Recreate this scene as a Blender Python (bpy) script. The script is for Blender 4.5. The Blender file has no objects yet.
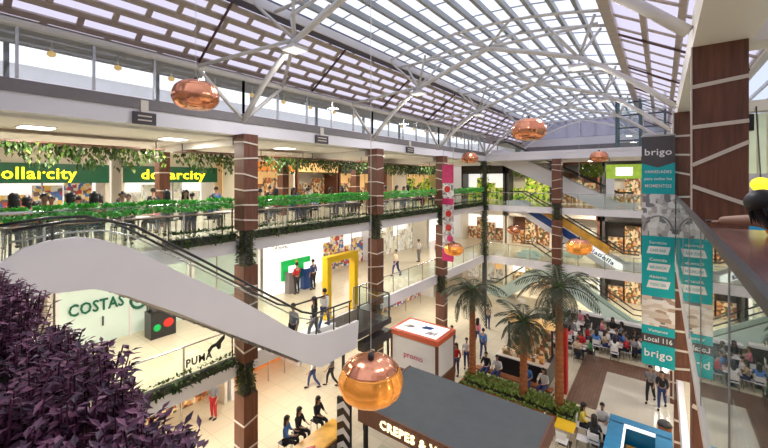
import bpy, math, random
from mathutils import Vector, Matrix
R = random.Random(7)
PI = math.pi
S = bpy.context.scene
COL = S.collection

# ------------------------------------------------------------------ camera, sky, exposure
CAM = (0.0, 0.0, 10.6)
cd = bpy.data.cameras.new('camera'); cam = bpy.data.objects.new('camera', cd); COL.objects.link(cam)
cam.location = CAM; cam.rotation_euler = (PI/2, 0, math.radians(36.87))
cd.sensor_width = 36; cd.lens = 36*370/768; cd.shift_y = -44/768; cd.clip_start = .05; cd.clip_end = 300
S.camera = cam
w = bpy.data.worlds.new('sky'); S.world = w; w.use_nodes = True
bg = w.node_tree.nodes['Background']
bg.inputs[0].default_value = (.88, .87, 1, 1); bg.inputs[1].default_value = 1.5
S.view_settings.view_transform = 'Standard'; S.view_settings.look = 'None'
S.view_settings.exposure = 0.2; S.view_settings.gamma = 1; S.view_settings.use_curve_mapping = False
S.cycles.max_bounces = 8; S.cycles.diffuse_bounces = 4; S.cycles.glossy_bounces = 4
S.cycles.transparent_max_bounces = 28; S.cycles.caustics_reflective = False; S.cycles.caustics_refractive = False
FILL_W = 110.0        # watts of one added arch flood light
LIGHT_W = 150.0       # watts of one gallery ceiling light

# ------------------------------------------------------------------ materials
def mat(name, col, rough=.5, metal=0, emit=0, var=0.0, scale=4.0, ecol=None, stretch=None):
    m = bpy.data.materials.new(name); m.use_nodes = True; n = m.node_tree.nodes; l = m.node_tree.links
    b = n['Principled BSDF']; b.inputs['Base Color'].default_value = (*col, 1)
    b.inputs['Roughness'].default_value = rough; b.inputs['Metallic'].default_value = metal
    if emit:
        b.inputs['Emission Color'].default_value = (*(ecol or col), 1); b.inputs['Emission Strength'].default_value = emit
    if var:
        t = n.new('ShaderNodeTexNoise'); t.inputs['Scale'].default_value = scale; t.inputs['Detail'].default_value = 3
        tc = n.new('ShaderNodeTexCoord'); mp = n.new('ShaderNodeMapping')
        if stretch: mp.inputs['Scale'].default_value = stretch
        l.new(tc.outputs['Object'], mp.inputs[0]); l.new(mp.outputs[0], t.inputs[0])
        r = n.new('ShaderNodeValToRGB'); r.color_ramp.elements[0].position = .3; r.color_ramp.elements[1].position = .7
        r.color_ramp.elements[0].color = (*[max(0, c*(1-var)) for c in col], 1)
        r.color_ramp.elements[1].color = (*[min(1, c*(1+var)) for c in col], 1)
        l.new(t.outputs['Fac'], r.inputs[0]); l.new(r.outputs[0], b.inputs['Base Color'])
    return m
def tilemat(name, c1, c2, grout, size=1.0, rough=.12, axes='XY', ratio=1.0):
    m = mat(name, c1, rough); n = m.node_tree.nodes; l = m.node_tree.links; b = n['Principled BSDF']
    t = n.new('ShaderNodeTexBrick'); t.offset = 0; t.inputs['Scale'].default_value = 1
    t.inputs['Color1'].default_value = (*c1, 1); t.inputs['Color2'].default_value = (*c2, 1); t.inputs['Mortar'].default_value = (*grout, 1)
    t.inputs['Mortar Size'].default_value = .012; t.inputs['Brick Width'].default_value = size; t.inputs['Row Height'].default_value = size*ratio
    g = n.new('ShaderNodeNewGeometry')
    sp = n.new('ShaderNodeSeparateXYZ'); cb = n.new('ShaderNodeCombineXYZ'); l.new(g.outputs['Position'], sp.inputs[0])
    l.new(sp.outputs[axes[0]], cb.inputs[0]); l.new(sp.outputs[axes[1]], cb.inputs[1]); l.new(cb.outputs[0], t.inputs['Vector'])
    l.new(t.outputs['Color'], b.inputs['Base Color'])
    return m
def glassmat(name, tint=(.93, .97, .95), base=.05, top=.9):
    m = bpy.data.materials.new(name); m.use_nodes = True; n = m.node_tree.nodes; l = m.node_tree.links; n.clear()
    o = n.new('ShaderNodeOutputMaterial'); mx = n.new('ShaderNodeMixShader'); tr = n.new('ShaderNodeBsdfTransparent'); gl = n.new('ShaderNodeBsdfGlossy')
    tr.inputs[0].default_value = (*tint, 1); gl.inputs['Roughness'].default_value = .01; gl.inputs[0].default_value = (.95, .97, .96, 1)
    lw = n.new('ShaderNodeLayerWeight'); lw.inputs[0].default_value = .5
    p = n.new('ShaderNodeMath'); p.operation = 'POWER'; p.inputs[1].default_value = 5
    a = n.new('ShaderNodeMath'); a.operation = 'MULTIPLY_ADD'; a.inputs[1].default_value = top; a.inputs[2].default_value = base
    l.new(lw.outputs['Facing'], p.inputs[0]); l.new(p.outputs[0], a.inputs[0]); l.new(a.outputs[0], mx.inputs[0])
    l.new(tr.outputs[0], mx.inputs[1]); l.new(gl.outputs[0], mx.inputs[2]); l.new(mx.outputs[0], o.inputs[0])
    return m
def sheetmat(name, tint, white, f):      # polycarbonate: part clear, part milky
    m = bpy.data.materials.new(name); m.use_nodes = True; n = m.node_tree.nodes; l = m.node_tree.links; n.clear()
    o = n.new('ShaderNodeOutputMaterial'); mx = n.new('ShaderNodeMixShader'); tr = n.new('ShaderNodeBsdfTransparent'); d = n.new('ShaderNodeBsdfTranslucent')
    tr.inputs[0].default_value = (*tint, 1); d.inputs[0].default_value = (*white, 1); mx.inputs[0].default_value = f
    l.new(tr.outputs[0], mx.inputs[1]); l.new(d.outputs[0], mx.inputs[2]); l.new(mx.outputs[0], o.inputs[0])
    return m
def leafmat(name, c1, c2, c3, rough=.45, scale=3.0):
    m = mat(name, c1, rough); n = m.node_tree.nodes; l = m.node_tree.links; b = n['Principled BSDF']
    g = n.new('ShaderNodeNewGeometry'); r = n.new('ShaderNodeValToRGB')
    e = r.color_ramp.elements; e[0].color = (*c1, 1); e[1].color = (*c3, 1); e[0].position = 0; e[1].position = 1
    k = e.new(.6); k.color = (*c2, 1)
    l.new(g.outputs['Random Per Island'], r.inputs[0]); l.new(r.outputs[0], b.inputs['Base Color'])
    return m
def mosaic(name, cols, scale=(1, 1, 1), emit=0.0, rough=.5):   # goods on shelves seen from afar
    m = mat(name, cols[0], rough); n = m.node_tree.nodes; l = m.node_tree.links; b = n['Principled BSDF']
    tc = n.new('ShaderNodeTexCoord'); mp = n.new('ShaderNodeMapping'); mp.inputs['Scale'].default_value = scale
    v = n.new('ShaderNodeTexVoronoi'); v.distance = 'CHEBYCHEV'; v.inputs['Scale'].default_value = 1
    sp = n.new('ShaderNodeSeparateColor'); r = n.new('ShaderNodeValToRGB'); r.color_ramp.interpolation = 'CONSTANT'
    e = r.color_ramp.elements; e[0].color = (*cols[0], 1); e[1].color = (*cols[-1], 1); e[1].position = 1 - 1/len(cols)
    for i, c in enumerate(cols[1:-1]):
        k = e.new((i+1)/len(cols)); k.color = (*c, 1)
    l.new(tc.outputs['Object'], mp.inputs[0]); l.new(mp.outputs[0], v.inputs['Vector']); l.new(v.outputs['Color'], sp.inputs[0])
    l.new(sp.outputs[0], r.inputs[0]); l.new(r.outputs[0], b.inputs['Base Color'])
    if emit:
        l.new(r.outputs[0], b.inputs['Emission Color']); b.inputs['Emission Strength'].default_value = emit
    return m
M = {}
M['white'] = mat('white_paint', (.80, .78, .78), .5, var=.03, scale=.6)
M['ceil'] = mat('ceiling_paint', (.84, .81, .77), .6, var=.02, scale=.4)
M['fascia'] = mat('fascia_paint', (.86, .83, .85), .4, var=.03, scale=.5)
M['cream'] = mat('cream_paint', (.76, .70, .60), .5, var=.03, scale=.7)
M['tile'] = tilemat('cream_tile', (.68, .60, .44), (.64, .56, .41), (.50, .44, .33), 1.0)
M['tile2'] = tilemat('pale_tile', (.66, .61, .50), (.62, .57, .47), (.6, .56, .48), .9)
M['browntile'] = tilemat('brown_tile', (.16, .085, .055), (.20, .11, .07), (.11, .06, .04), .6, .35, 'YX', .25)
M['wood'] = mat('column_wood', (.15, .055, .030), .45, var=.3, scale=6, stretch=(3, 3, .25))
M['strip'] = mat('pale_strip', (.70, .60, .50), .4, var=.04)
M['steel'] = mat('white_steel', (.74, .71, .66), .35, var=.03)
M['bar'] = mat('glazing_bar', (.34, .36, .36), .4, var=.05)
M['gutter'] = mat('dark_gutter', (.10, .10, .14), .5, var=.1)
M['tan'] = mat('roof_batten', (.52, .44, .37), .5, var=.1)
M['darkrod'] = mat('dark_rod', (.12, .06, .05), .5, var=.1)
M['glass'] = glassmat('clear_glass')
M['mirror_glass'] = glassmat('balustrade_glass', (.86, .93, .90), .10, .88)
M['roofglass'] = sheetmat('roof_glass', (.72, .76, .80), (.75, .8, .88), .25)
M['poly'] = sheetmat('polycarbonate', (.52, .50, .57), (.60, .57, .62), .5)
M['chrome'] = mat('brushed_steel', (.55, .55, .54), .25, .9, var=.05)
M['black'] = mat('black_plastic', (.02, .02, .022), .3, var=.2)
M['dark'] = mat('dark_panel', (.05, .045, .045), .45, var=.2)
M['grey'] = mat('grey_panel', (.22, .20, .20), .6, var=.05)
M['roofgrey'] = mat('kiosk_roof_felt', (.085, .095, .10), .7, var=.08, scale=2)
M['teal'] = mat('teal_print', (.0, .36, .38), .45, var=.04)
M['bannergrey'] = mat('banner_charcoal', (.07, .06, .065), .5, var=.05)
M['pink'] = mat('magenta_print', (.60, .03, .15), .5, var=.1)
M['photo'] = mosaic('banner_photo', [(.66, .64, .62), (.42, .38, .37), (.78, .76, .74), (.55, .50, .48), (.20, .19, .2), (.74, .72, .7)], (7, 7, 6))
M['photo2'] = mosaic('banner_photo_beige', [(.60, .50, .42), (.40, .28, .2), (.72, .66, .6), (.18, .18, .2), (.74, .70, .66)], (2.5, 3, 8))
M['copper'] = mat('copper', (.86, .36, .20), .2, 1.0, var=.12, scale=3)
M['copper_in'] = mat('amber_lining', (.9, .42, .10), .35, .3, emit=.55, ecol=(1, .42, .08))
M['yellow'] = mat('yellow_paint', (.78, .48, .01), .4, var=.05)
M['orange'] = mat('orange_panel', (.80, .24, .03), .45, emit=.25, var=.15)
M['ocherwood'] = mat('ochre_counter', (.80, .42, .06), .4, var=.25, scale=2)
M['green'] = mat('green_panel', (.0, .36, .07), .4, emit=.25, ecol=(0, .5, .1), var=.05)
M['darkgreen'] = mat('dark_green_board', (.0, .09, .035), .4, var=.05)
M['signyellow'] = mat('lit_yellow_letters', (.9, .8, .02), .4, emit=1.1, ecol=(1, .85, .03))
M['signwarm'] = mat('lit_cream_letters', (.95, .82, .5), .4, emit=1.6, ecol=(1, .82, .45))
M['signgreen'] = mat('dark_green_letters', (.0, .12, .06), .5, var=.05)
M['lamp'] = mat('lamp_diffuser', (1, 1, 1), .5, emit=6, ecol=(1, .97, .9))
M['lit_white'] = mat('glowing_white', (.9, .9, .88), .5, emit=.7, ecol=(1, .98, .94))  # emission puts shop lighting into walls and prints; also real screens and strips
M['lit_warm'] = mat('glowing_warm', (.8, .5, .2), .5, emit=.45, ecol=(1, .62, .25))  # warm emission puts shop lighting into back walls; also boards and downlights
M['blue'] = mat('blue_panel', (.01, .25, .50), .4, var=.06)
M['navy'] = mat('navy_print', (.015, .06, .24), .4, var=.1)
M['red'] = mat('red_paint', (.62, .03, .02), .4, var=.05)
M['redtrim'] = mat('red_orange_trim', (.70, .13, .06), .4, var=.05)
M['frost'] = mat('frosted_green_white', (.62, .74, .66), .3, emit=.12, var=.06, scale=.8)
M['lime'] = mat('lime_panel', (.40, .60, .06), .5, emit=.3, var=.2)
M['terrazzo'] = mat('terrazzo', (.21, .10, .085), .18, var=.5, scale=60)
M['skin'] = mat('skin', (.46, .26, .17), .5, var=.06)
M['skin2'] = mat('skin_tan', (.32, .17, .10), .5, var=.06)
M['hair'] = mat('dark_hair', (.012, .009, .008), .45, var=.3, scale=30)
M['leaf'] = leafmat('bright_leaf', (.08, .46, .07), (.20, .68, .14), (.10, .56, .10))
M['ivy'] = leafmat('ivy_leaf', (.015, .05, .010), (.05, .11, .015), (.13, .17, .03))
M['moss'] = leafmat('wall_leaf', (.05, .07, .02), (.11, .13, .035), (.19, .19, .06))
M['hedge'] = leafmat('hedge_leaf', (.10, .18, .02), (.18, .26, .03), (.3, .34, .08))
M['palm'] = leafmat('palm_leaf', (.03, .04, .016), (.07, .08, .035), (.13, .12, .06))
M['purple'] = leafmat('purple_leaf', (.035, .008, .028), (.14, .035, .085), (.32, .12, .19), .4)
M['soil'] = mat('soil', (.03, .02, .015), .9, var=.3)
M['trunk'] = mat('palm_trunk', (.33, .11, .035), .7, var=.35, scale=6, stretch=(1, 1, 5))
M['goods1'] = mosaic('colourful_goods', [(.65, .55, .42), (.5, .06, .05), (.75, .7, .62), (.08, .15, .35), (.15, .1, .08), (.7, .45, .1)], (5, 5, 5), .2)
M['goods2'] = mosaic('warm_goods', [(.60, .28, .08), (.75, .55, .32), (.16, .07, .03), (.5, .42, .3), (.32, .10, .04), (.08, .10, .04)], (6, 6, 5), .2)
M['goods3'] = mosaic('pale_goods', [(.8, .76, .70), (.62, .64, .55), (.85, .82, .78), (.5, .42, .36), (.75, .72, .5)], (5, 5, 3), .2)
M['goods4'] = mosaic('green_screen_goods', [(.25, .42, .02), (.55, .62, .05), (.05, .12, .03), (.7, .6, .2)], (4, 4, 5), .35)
CLOTH = {'black': (.02, .02, .025), 'white': (.75, .73, .72), 'red': (.50, .02, .03), 'navy': (.03, .05, .16), 'grey': (.22, .22, .24),
         'pink': (.66, .22, .28), 'blue': (.08, .22, .55), 'beige': (.55, .42, .30), 'green': (.06, .22, .10), 'orange': (.75, .26, .03), 'yellow': (.75, .58, .08)}
for k, c in CLOTH.items(): M['c_'+k] = mat('cloth_'+k, c, .8, var=.12, scale=8)

# ------------------------------------------------------------------ builders
class MB:
    def __init__(s): s.v = []; s.f = []
    def add(s, vs, fs):
        o = len(s.v); s.v += [tuple(p) for p in vs]; s.f += [tuple(i+o for i in f) for f in fs]; return s
    def box(s, x0, x1, y0, y1, z0, z1):
        return s.add([(x, y, z) for x in (x0, x1) for y in (y0, y1) for z in (z0, z1)],
                     [(0, 1, 3, 2), (4, 6, 7, 5), (0, 4, 5, 1), (2, 3, 7, 6), (0, 2, 6, 4), (1, 5, 7, 3)])
    def beam(s, p, q, w, h, up=(0, 0, 1)):     # box bar from p to q
        p, q, up = Vector(p), Vector(q), Vector(up); d = (q-p).normalized(); a = d.cross(up).normalized(); b = a.cross(d).normalized()
        vs = [e + a*sx*w/2 + b*sz*h/2 for e in (p, q) for sx in (-1, 1) for sz in (-1, 1)]
        return s.add(vs, [(0, 1, 3, 2), (4, 6, 7, 5), (0, 4, 5, 1), (2, 3, 7, 6), (0, 2, 6, 4), (1, 5, 7, 3)])
    def tube(s, pts, r, n=8, closed=False):
        P = [Vector(p) for p in pts]; rr = r if isinstance(r, (list, tuple)) else [r]*len(P); vs = []; m = len(P)
        for i, p in enumerate(P):
            a = P[i-1] if (i or closed) else P[i]; b = P[(i+1) % m] if (i < m-1 or closed) else P[i]
            d = (b-a).normalized() if (b-a).length > 1e-9 else Vector((0, 0, 1))
            u = d.cross(Vector((0, 0, 1)) if abs(d.z) < .95 else Vector((1, 0, 0))).normalized(); v = u.cross(d)
            vs += [p + (u*math.cos(2*PI*k/n) + v*math.sin(2*PI*k/n))*rr[i] for k in range(n)]
        fs = []
        for i in range(m if closed else m-1):
            j = (i+1) % m
            fs += [(i*n+k, i*n+(k+1) % n, j*n+(k+1) % n, j*n+k) for k in range(n)]
        if not closed: fs += [tuple(range(n))[::-1], tuple(range((m-1)*n, m*n))]
        return s.add(vs, fs)
    def lathe(s, prof, c=(0, 0, 0), n=24, lobes=0, amp=0):
        vs = []
        for (r, z) in prof:
            for k in range(n):
                t = 2*PI*k/n; rr = r*(1+amp*abs(math.sin(lobes*t/2))) if lobes else r
                vs.append((c[0]+rr*math.cos(t), c[1]+rr*math.sin(t), c[2]+z))
        m = len(prof)
        fs = [(i*n+k, i*n+(k+1) % n, (i+1)*n+(k+1) % n, (i+1)*n+k) for i in range(m-1) for k in range(n)]
        if prof[0][0] > 1e-4: fs.append(tuple(range(n))[::-1])
        if prof[-1][0] > 1e-4: fs.append(tuple(range((m-1)*n, m*n)))
        return s.add(vs, fs)
    def prism(s, poly, axis, a, b):            # polygon in the other two axes, extruded along axis from a to b
        def P(u, v, t): return {'x': (t, u, v), 'y': (u, t, v), 'z': (u, v, t)}[axis]
        n = len(poly); vs = [P(u, v, a) for u, v in poly] + [P(u, v, b) for u, v in poly]
        return s.add(vs, [tuple(range(n))[::-1], tuple(range(n, 2*n))] + [(i, (i+1) % n, n+(i+1) % n, n+i) for i in range(n)])
    def ell(s, c, r, n=10, m=7):
        return s.lathe([(max(1e-5, math.sin(PI*i/m)), -math.cos(PI*i/m)) for i in range(m+1)], (0, 0, 0), n)._last(n*(m+1), c, r)
    def _last(s, k, c, r):
        for i in range(len(s.v)-k, len(s.v)):
            p = s.v[i]; s.v[i] = (c[0]+p[0]*r[0], c[1]+p[1]*r[1], c[2]+p[2]*r[2])
        return s
    def leaf(s, p, d, L, W, up=None):
        p = Vector(p); d = Vector(d).normalized(); up = up or Vector((R.uniform(-.4, .4), R.uniform(-.4, .4), 1))
        a = d.cross(up)
        if a.length < 1e-3: a = Vector((1, 0, 0))
        a.normalize(); n = a.cross(d)
        return s.add([p, p+d*L*.45+a*W/2+n*W*.18, p+d*L, p+d*L*.45-a*W/2+n*W*.18, p+d*L*.5], [(0, 1, 4), (1, 2, 4), (2, 3, 4), (3, 0, 4)])
    def mesh(s, name, m, smooth=False, off=None):
        me = bpy.data.meshes.new(name); vs = s.v if off is None else [(x-off[0], y-off[1], z-off[2]) for x, y, z in s.v]
        me.from_pydata(vs, [], s.f); me.materials.append(m)
        if smooth: me.polygons.foreach_set('use_smooth', [True]*len(me.polygons))
        me.update(); return me
    def build(s, name, m, parent=None, smooth=False):   # coordinates are world coordinates; parent is an unrotated Empty or its part
        off = Vector((0, 0, 0)); q = parent
        while q is not None: off += q.location; q = q.parent
        o = bpy.data.objects.new(name, s.mesh(name, M[m] if isinstance(m, str) else m, smooth, off if parent is not None else None))
        COL.objects.link(o); o.parent = parent; return o
def tag(o, label, cat, group=None, kind='thing'):
    o['label'] = label; o['category'] = cat; o['kind'] = kind
    if group: o['group'] = group
    return o
def thing(name, label, cat, loc=(0, 0, 0), group=None):
    o = bpy.data.objects.new(name, None); COL.objects.link(o); o.location = loc; o.empty_display_size = .1
    return tag(o, label, cat, group)
def struct(name, mb, m, parent=None, label=None):
    o = mb.build(name, m, parent)
    if parent is None: o['kind'] = 'structure'
    if label: o['label'] = label
    return o
def copy_tree(o, parent=None):
    c = o.copy(); COL.objects.link(c); c.parent = parent
    for ch in o.children: copy_tree(ch, c)
    return c
def box(*a): return MB().box(*a)
def textmesh(body, size, m, origin, xdir, ydir, extrude=.02, bold=.0, name='lettering', parent=None, center=False, width=None):
    cu = bpy.data.curves.new('t', 'FONT'); cu.body = body; cu.size = size; cu.extrude = extrude; cu.offset = bold*size; cu.space_character = 1+bold*5; cu.resolution_u = 2
    if center: cu.align_x = 'CENTER'
    t = bpy.data.objects.new('t', cu); COL.objects.link(t); dg = bpy.context.evaluated_depsgraph_get(); dg.update()
    me = bpy.data.meshes.new_from_object(t.evaluated_get(dg)); bpy.data.objects.remove(t)
    X = Vector(xdir).normalized(); Y = Vector(ydir).normalized(); Z = X.cross(Y)
    sx = 1.0
    if width:
        xs = [v.co.x for v in me.vertices]; sx = width/(max(xs)-min(xs))
    off = Vector((0, 0, 0)); q = parent
    while q is not None: off += q.location; q = q.parent
    for v in me.vertices: v.co = Vector(origin) + X*v.co.x*sx + Y*v.co.y + Z*v.co.z - off
    me.name = name; me.materials.clear(); me.materials.append(M[m])
    o = bpy.data.objects.new(name, me); COL.objects.link(o); o.parent = parent; return o

G0, L1, L2, RF = 0.0, 4.25, 8.5, 12.65
XL, XR, YF = -12.0, .4, 30.3
BAYS = [.3, 7.6, 15.0, 22.15, 30.3]
BAYW = ['nearest the purple planter', 'between first and second brown columns', 'between second and third brown columns', 'between third column and far corner']

# ------------------------------------------------------------------ large structure
struct('floor', box(-26, 9, -6, 46, -.3, 0), 'tile')
struct('floor.001', box(-3.7, 3.5, 19.5, 25.5, 0, .012), 'browntile')
struct('floor.002', box(-2.4, 3.5, 19.0, 23.75, .012, .022), 'tile2')
def slab(z0, z1, tag_, fm='tile'):
    struct('floor_'+tag_, box(-25.9, XL, -5, 38, z0, z1), 'fascia')
    struct('floor_'+tag_, box(XL, 8, YF, 44, z0, z1), 'fascia')
    struct('floor_'+tag_, box(XR, 8, 1, YF, z0, z1), 'fascia')
    struct('floor_'+tag_, box(-25.8, XL-.15, -5, 37.9, z1, z1+.012), fm)
    struct('floor_'+tag_, box(XL-.15, 7.9, YF+.15, 43.9, z1, z1+.012), fm)
    struct('floor_'+tag_, box(XR+.15, 7.9, 1.1, YF+.15, z1, z1+.012), fm)
slab(3.65, L1, 'lower', 'tile'); slab(8.02, L2, 'upper', 'tile2')
struct('floor_near', box(-25.9, 8, -5, .85, 8.02, L2), 'fascia')
struct('floor_near', box(-25.9, 8, -5, .85, 3.65, L1), 'fascia')
struct('ceiling_left', box(-25.9, XL, -5, 38, 12.2, RF), 'fascia')
struct('ceiling_left', box(-25.8, XL-.5, -4.9, 37.9, 12.12, 12.2), 'ceil')
struct('ceiling_far', box(XL, 8, YF, 38, 12.2, RF), 'fascia')
struct('ceiling_near', box(-25.9, 8, -6, -1.5, 12.2, RF), 'fascia')
for y in BAYS:
    struct('trim_ceiling', box(-25, XL-.3, y-.25, y+.25, 11.85, 12.12), 'ceil')
struct('trim_parapet', box(XL-.02, XL+.05, -5, YF, RF, 12.95), 'grey')
struct('trim_parapet', box(XL, 8, YF-.05, YF+.02, RF, 12.85), 'fascia')
struct('wall_left', box(-26.2, -25.9, -6, 46, 0, 12.65), 'cream')
struct('wall_far', box(-26, 9, 43.9, 44.2, 0, 13.4), 'cream')
struct('wall_near', box(-26, 9, -6.3, -6, 0, 17), 'cream')
struct('wall_right', box(8, 8.3, -6, 46, 0, 14.2), 'white')
# cream edge beam of the right wing with its cross beam
struct('trim_beam_right', box(XR, 1.12, .5, YF, 12.75, 13.25), 'cream')
struct('trim_beam_cross', box(1.12, 8, 8.0, 8.6, 12.75, 13.1), 'cream')
struct('trim_beam_cross', box(1.12, 8, 12.0, 12.4, 12.2, 12.45), 'cream')
# neighbouring parapet outside the clerestory
struct('wall_outside_left', box(-15.3, -15, -8, 46, 12.66, 13.45), 'grey')
struct('wall_outside_back', box(-19.2, -19, -8, 46, 12.66, 14.9), 'white')
struct('ceiling_outside', box(-15.6, -13.7, -8, 46, 14.75, 14.85), 'fascia')
for y in range(-6, 46, 4):
    struct('trim_outside_post', box(-15.2, -15.08, y-.06, y+.06, 13.45, 14.75), 'bar')
struct('wall_far_upper', box(-26, 9, 43.5, 43.7, 12.65, 15.1), 'fascia')
struct('wall_far_upper', box(-12.5, 5, 40.0, 40.15, 12.65, 14.0), 'grey')
struct('wall_far_gable', box(-13.6, 4, 43.5, 43.6, 15.1, 17.1), 'poly')

# ------------------------------------------------------------------ roof
SX0, SX1 = -10.4, -1.6
def sky_z(x): return 16.45 + .5*(1-((x+6)/4.4)**2)
glz = MB(); N = 12; xs = [SX0+(SX1-SX0)*i/N for i in range(N+1)]
Y0R, Y1R = -6, 46
for i in range(N):
    a, b = xs[i], xs[i+1]
    glz.add([(a, Y0R, sky_z(a)+.12), (b, Y0R, sky_z(b)+.12), (b, Y1R, sky_z(b)+.12), (a, Y1R, sky_z(a)+.12)], [(0, 1, 2, 3)])
win = struct('window_1', glz, 'roofglass')
for i in range(1, 12):
    x = SX0+(SX1-SX0)*i/12
    MB().box(x-.065, x+.065, Y0R, Y1R, sky_z(x)-.12, sky_z(x)+.1).build('glazing_bar', 'bar', win)
y = Y0R+.5; cr = MB()
while y < Y1R:
    for i in range(N): cr.beam((xs[i], y, sky_z(xs[i])+.08), (xs[i+1], y, sky_z(xs[i+1])+.08), .03, .04)
    y += 1.75
cb = cr.build('cross_bar', 'bar', win); cb['kind'] = 'stuff'
struct('trim_gutter_left', MB().beam((SX0-.15, Y0R, 16.35), (SX0-.15, Y1R, 16.35), .42, .42), 'gutter')
struct('trim_gutter_left', MB().beam((SX0+.12, Y0R, 16.28), (SX0+.12, Y1R, 16.28), .08, .3), 'fascia')
struct('trim_gutter_right', MB().beam((SX1+.12, Y0R, 16.35), (SX1+.12, Y1R, 16.35), .3, .4), 'tan')
def side_roof(n, xa, za, xb, zb, rows, name):
    sh = MB().add([(xa, Y0R, za), (xb, Y0R, zb), (xb, Y1R, zb), (xa, Y1R, za)], [(0, 1, 2, 3)])
    p = struct(name, sh, 'poly'); L = math.hypot(xb-xa, zb-za); ux, uz = (xb-xa)/L, (zb-za)/L
    nrm = Vector((-uz, 0, ux)); nrm = nrm if nrm.z < 0 else -nrm
    for i in range(rows+1):
        t = i/rows; x, z = xa+(xb-xa)*t, za+(zb-za)*t
        q = Vector((x, 0, z)) + nrm*.05
        MB().beam((q.x, Y0R, q.z), (q.x, Y1R, q.z), .19, .08, nrm).build('roof_batten', 'tan', p)
    plates = MB()
    for i in range(rows):
        y = Y0R + (.7 if i % 2 else 0)
        while y < Y1R:
            t0, t1 = i/rows, (i+1)/rows
            a = Vector((xa+(xb-xa)*t0, y, za+(zb-za)*t0)) + nrm*.04; b = Vector((xa+(xb-xa)*t1, y, za+(zb-za)*t1)) + nrm*.04
            plates.beam(a, b, .15, .05, nrm); y += 1.4
    q = plates.build('cross_batten', 'tan', p); q['kind'] = 'stuff'
    y = 1.2
    while y < Y1R:
        a = Vector((xa, y, za)) + nrm*.14; b = Vector((xb, y, zb)) + nrm*.14
        MB().tube([a, b], .045, 6).build('dark_rod', 'darkrod', p); y += 5.2
    return p
side_roof(1, SX0-.2, 16.4, -13.6, 14.3, 8, 'ceiling_slope_left')
side_roof(2, SX1+.2, 16.4, 2.4, 14.3, 4, 'ceiling_slope_right')
struct('trim_eave_left', MB().beam((-13.6, Y0R, 14.28), (-13.6, Y1R, 14.28), .18, .14), 'darkrod')
struct('trim_soffit_left', MB().add([(-13.6, Y0R, 14.2), (-12.05, Y0R, 14.42), (-12.05, Y1R, 14.42), (-13.6, Y1R, 14.2)], [(0, 1, 2, 3)]), 'tan')
struct('trim_eave_tube', MB().tube([(XL, Y0R, 14.25), (XL, YF, 14.25)], .1, 10), 'steel')
struct('trim_eave_right', MB().beam((2.4, Y0R, 14.28), (2.4, Y1R, 14.28), .2, .3), 'cream')
rw = struct('window_0', box(2.4, 8, -6, 46, 14.3, 14.32), 'roofglass')
for i in range(9): x = 2.5+i*.68; MB().box(x-.04, x+.04, -6, 46, 14.18, 14.3).build('glazing_bar', 'white', rw)
for i in range(14): y = .5+i*1.1; MB().box(2.4, 8, y-.04, y+.04, 14.12, 14.18).build('glazing_bar', 'white', rw)
# clerestory glazing on the left, one window per bay
k = 2
for i in range(-1, 4):
    a = BAYS[i] if i >= 0 else -6; b = BAYS[i+1]
    wn = struct('window_%d' % k, box(-12.02, -12.0, a, b, 13.0, 14.2), 'glass'); k += 1
    n = max(2, round((b-a)/1.45))
    for j in range(n+1):
        y = a+(b-a)*j/n
        MB().box(-12.05, -11.97, y-.03, y+.03, 12.98, 14.22).build('mullion', 'chrome', wn)
    for j in range(n):
        y = a+(b-a)*(j+.5)/n
        MB().tube([(-12.6, y, 14.2), (-12.6, y, 13.9)], .03, 6).build('downlight_stem', 'steel', wn)
        MB().ell((-12.6, y, 13.85), (.1, .1, .08)).build('downlight', 'lit_warm', wn, True)
# far clerestory
wn = struct('window_%d' % k, box(-13.6, 4, 43.95, 44.0, 13.4, 16.5), 'glass'); k += 1
for j in range(13):
    x = -13.6+1.35*j; MB().box(x-.05, x+.05, 43.9, 44.05, 13.4, 16.6).build('mullion', 'chrome', wn)
# teal steel lift tower beyond the far wing
t = thing('lift_tower', 'teal grey steel and glass lift tower rising through the far roof slab', 'lift tower', (-1.2, 32.3, RF))
for x in (-2.6, -1.2, .2):
    for y in (31.4, 33.2): MB().box(x-.07, x+.07, y-.07, y+.07, RF, 16.6).build('post', mat('teal_steel', (.10, .17, .18), .4, var=.1), t)
for z in (13.4, 14.3, 15.2, 16.1):
    MB().box(-2.65, .25, 31.36, 31.44, z-.05, z+.05).build('cross_rail', 'gutter', t)
box(-2.6, .2, 31.39, 31.41, RF, 16.5).build('glass_pane', 'glass', t)

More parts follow.
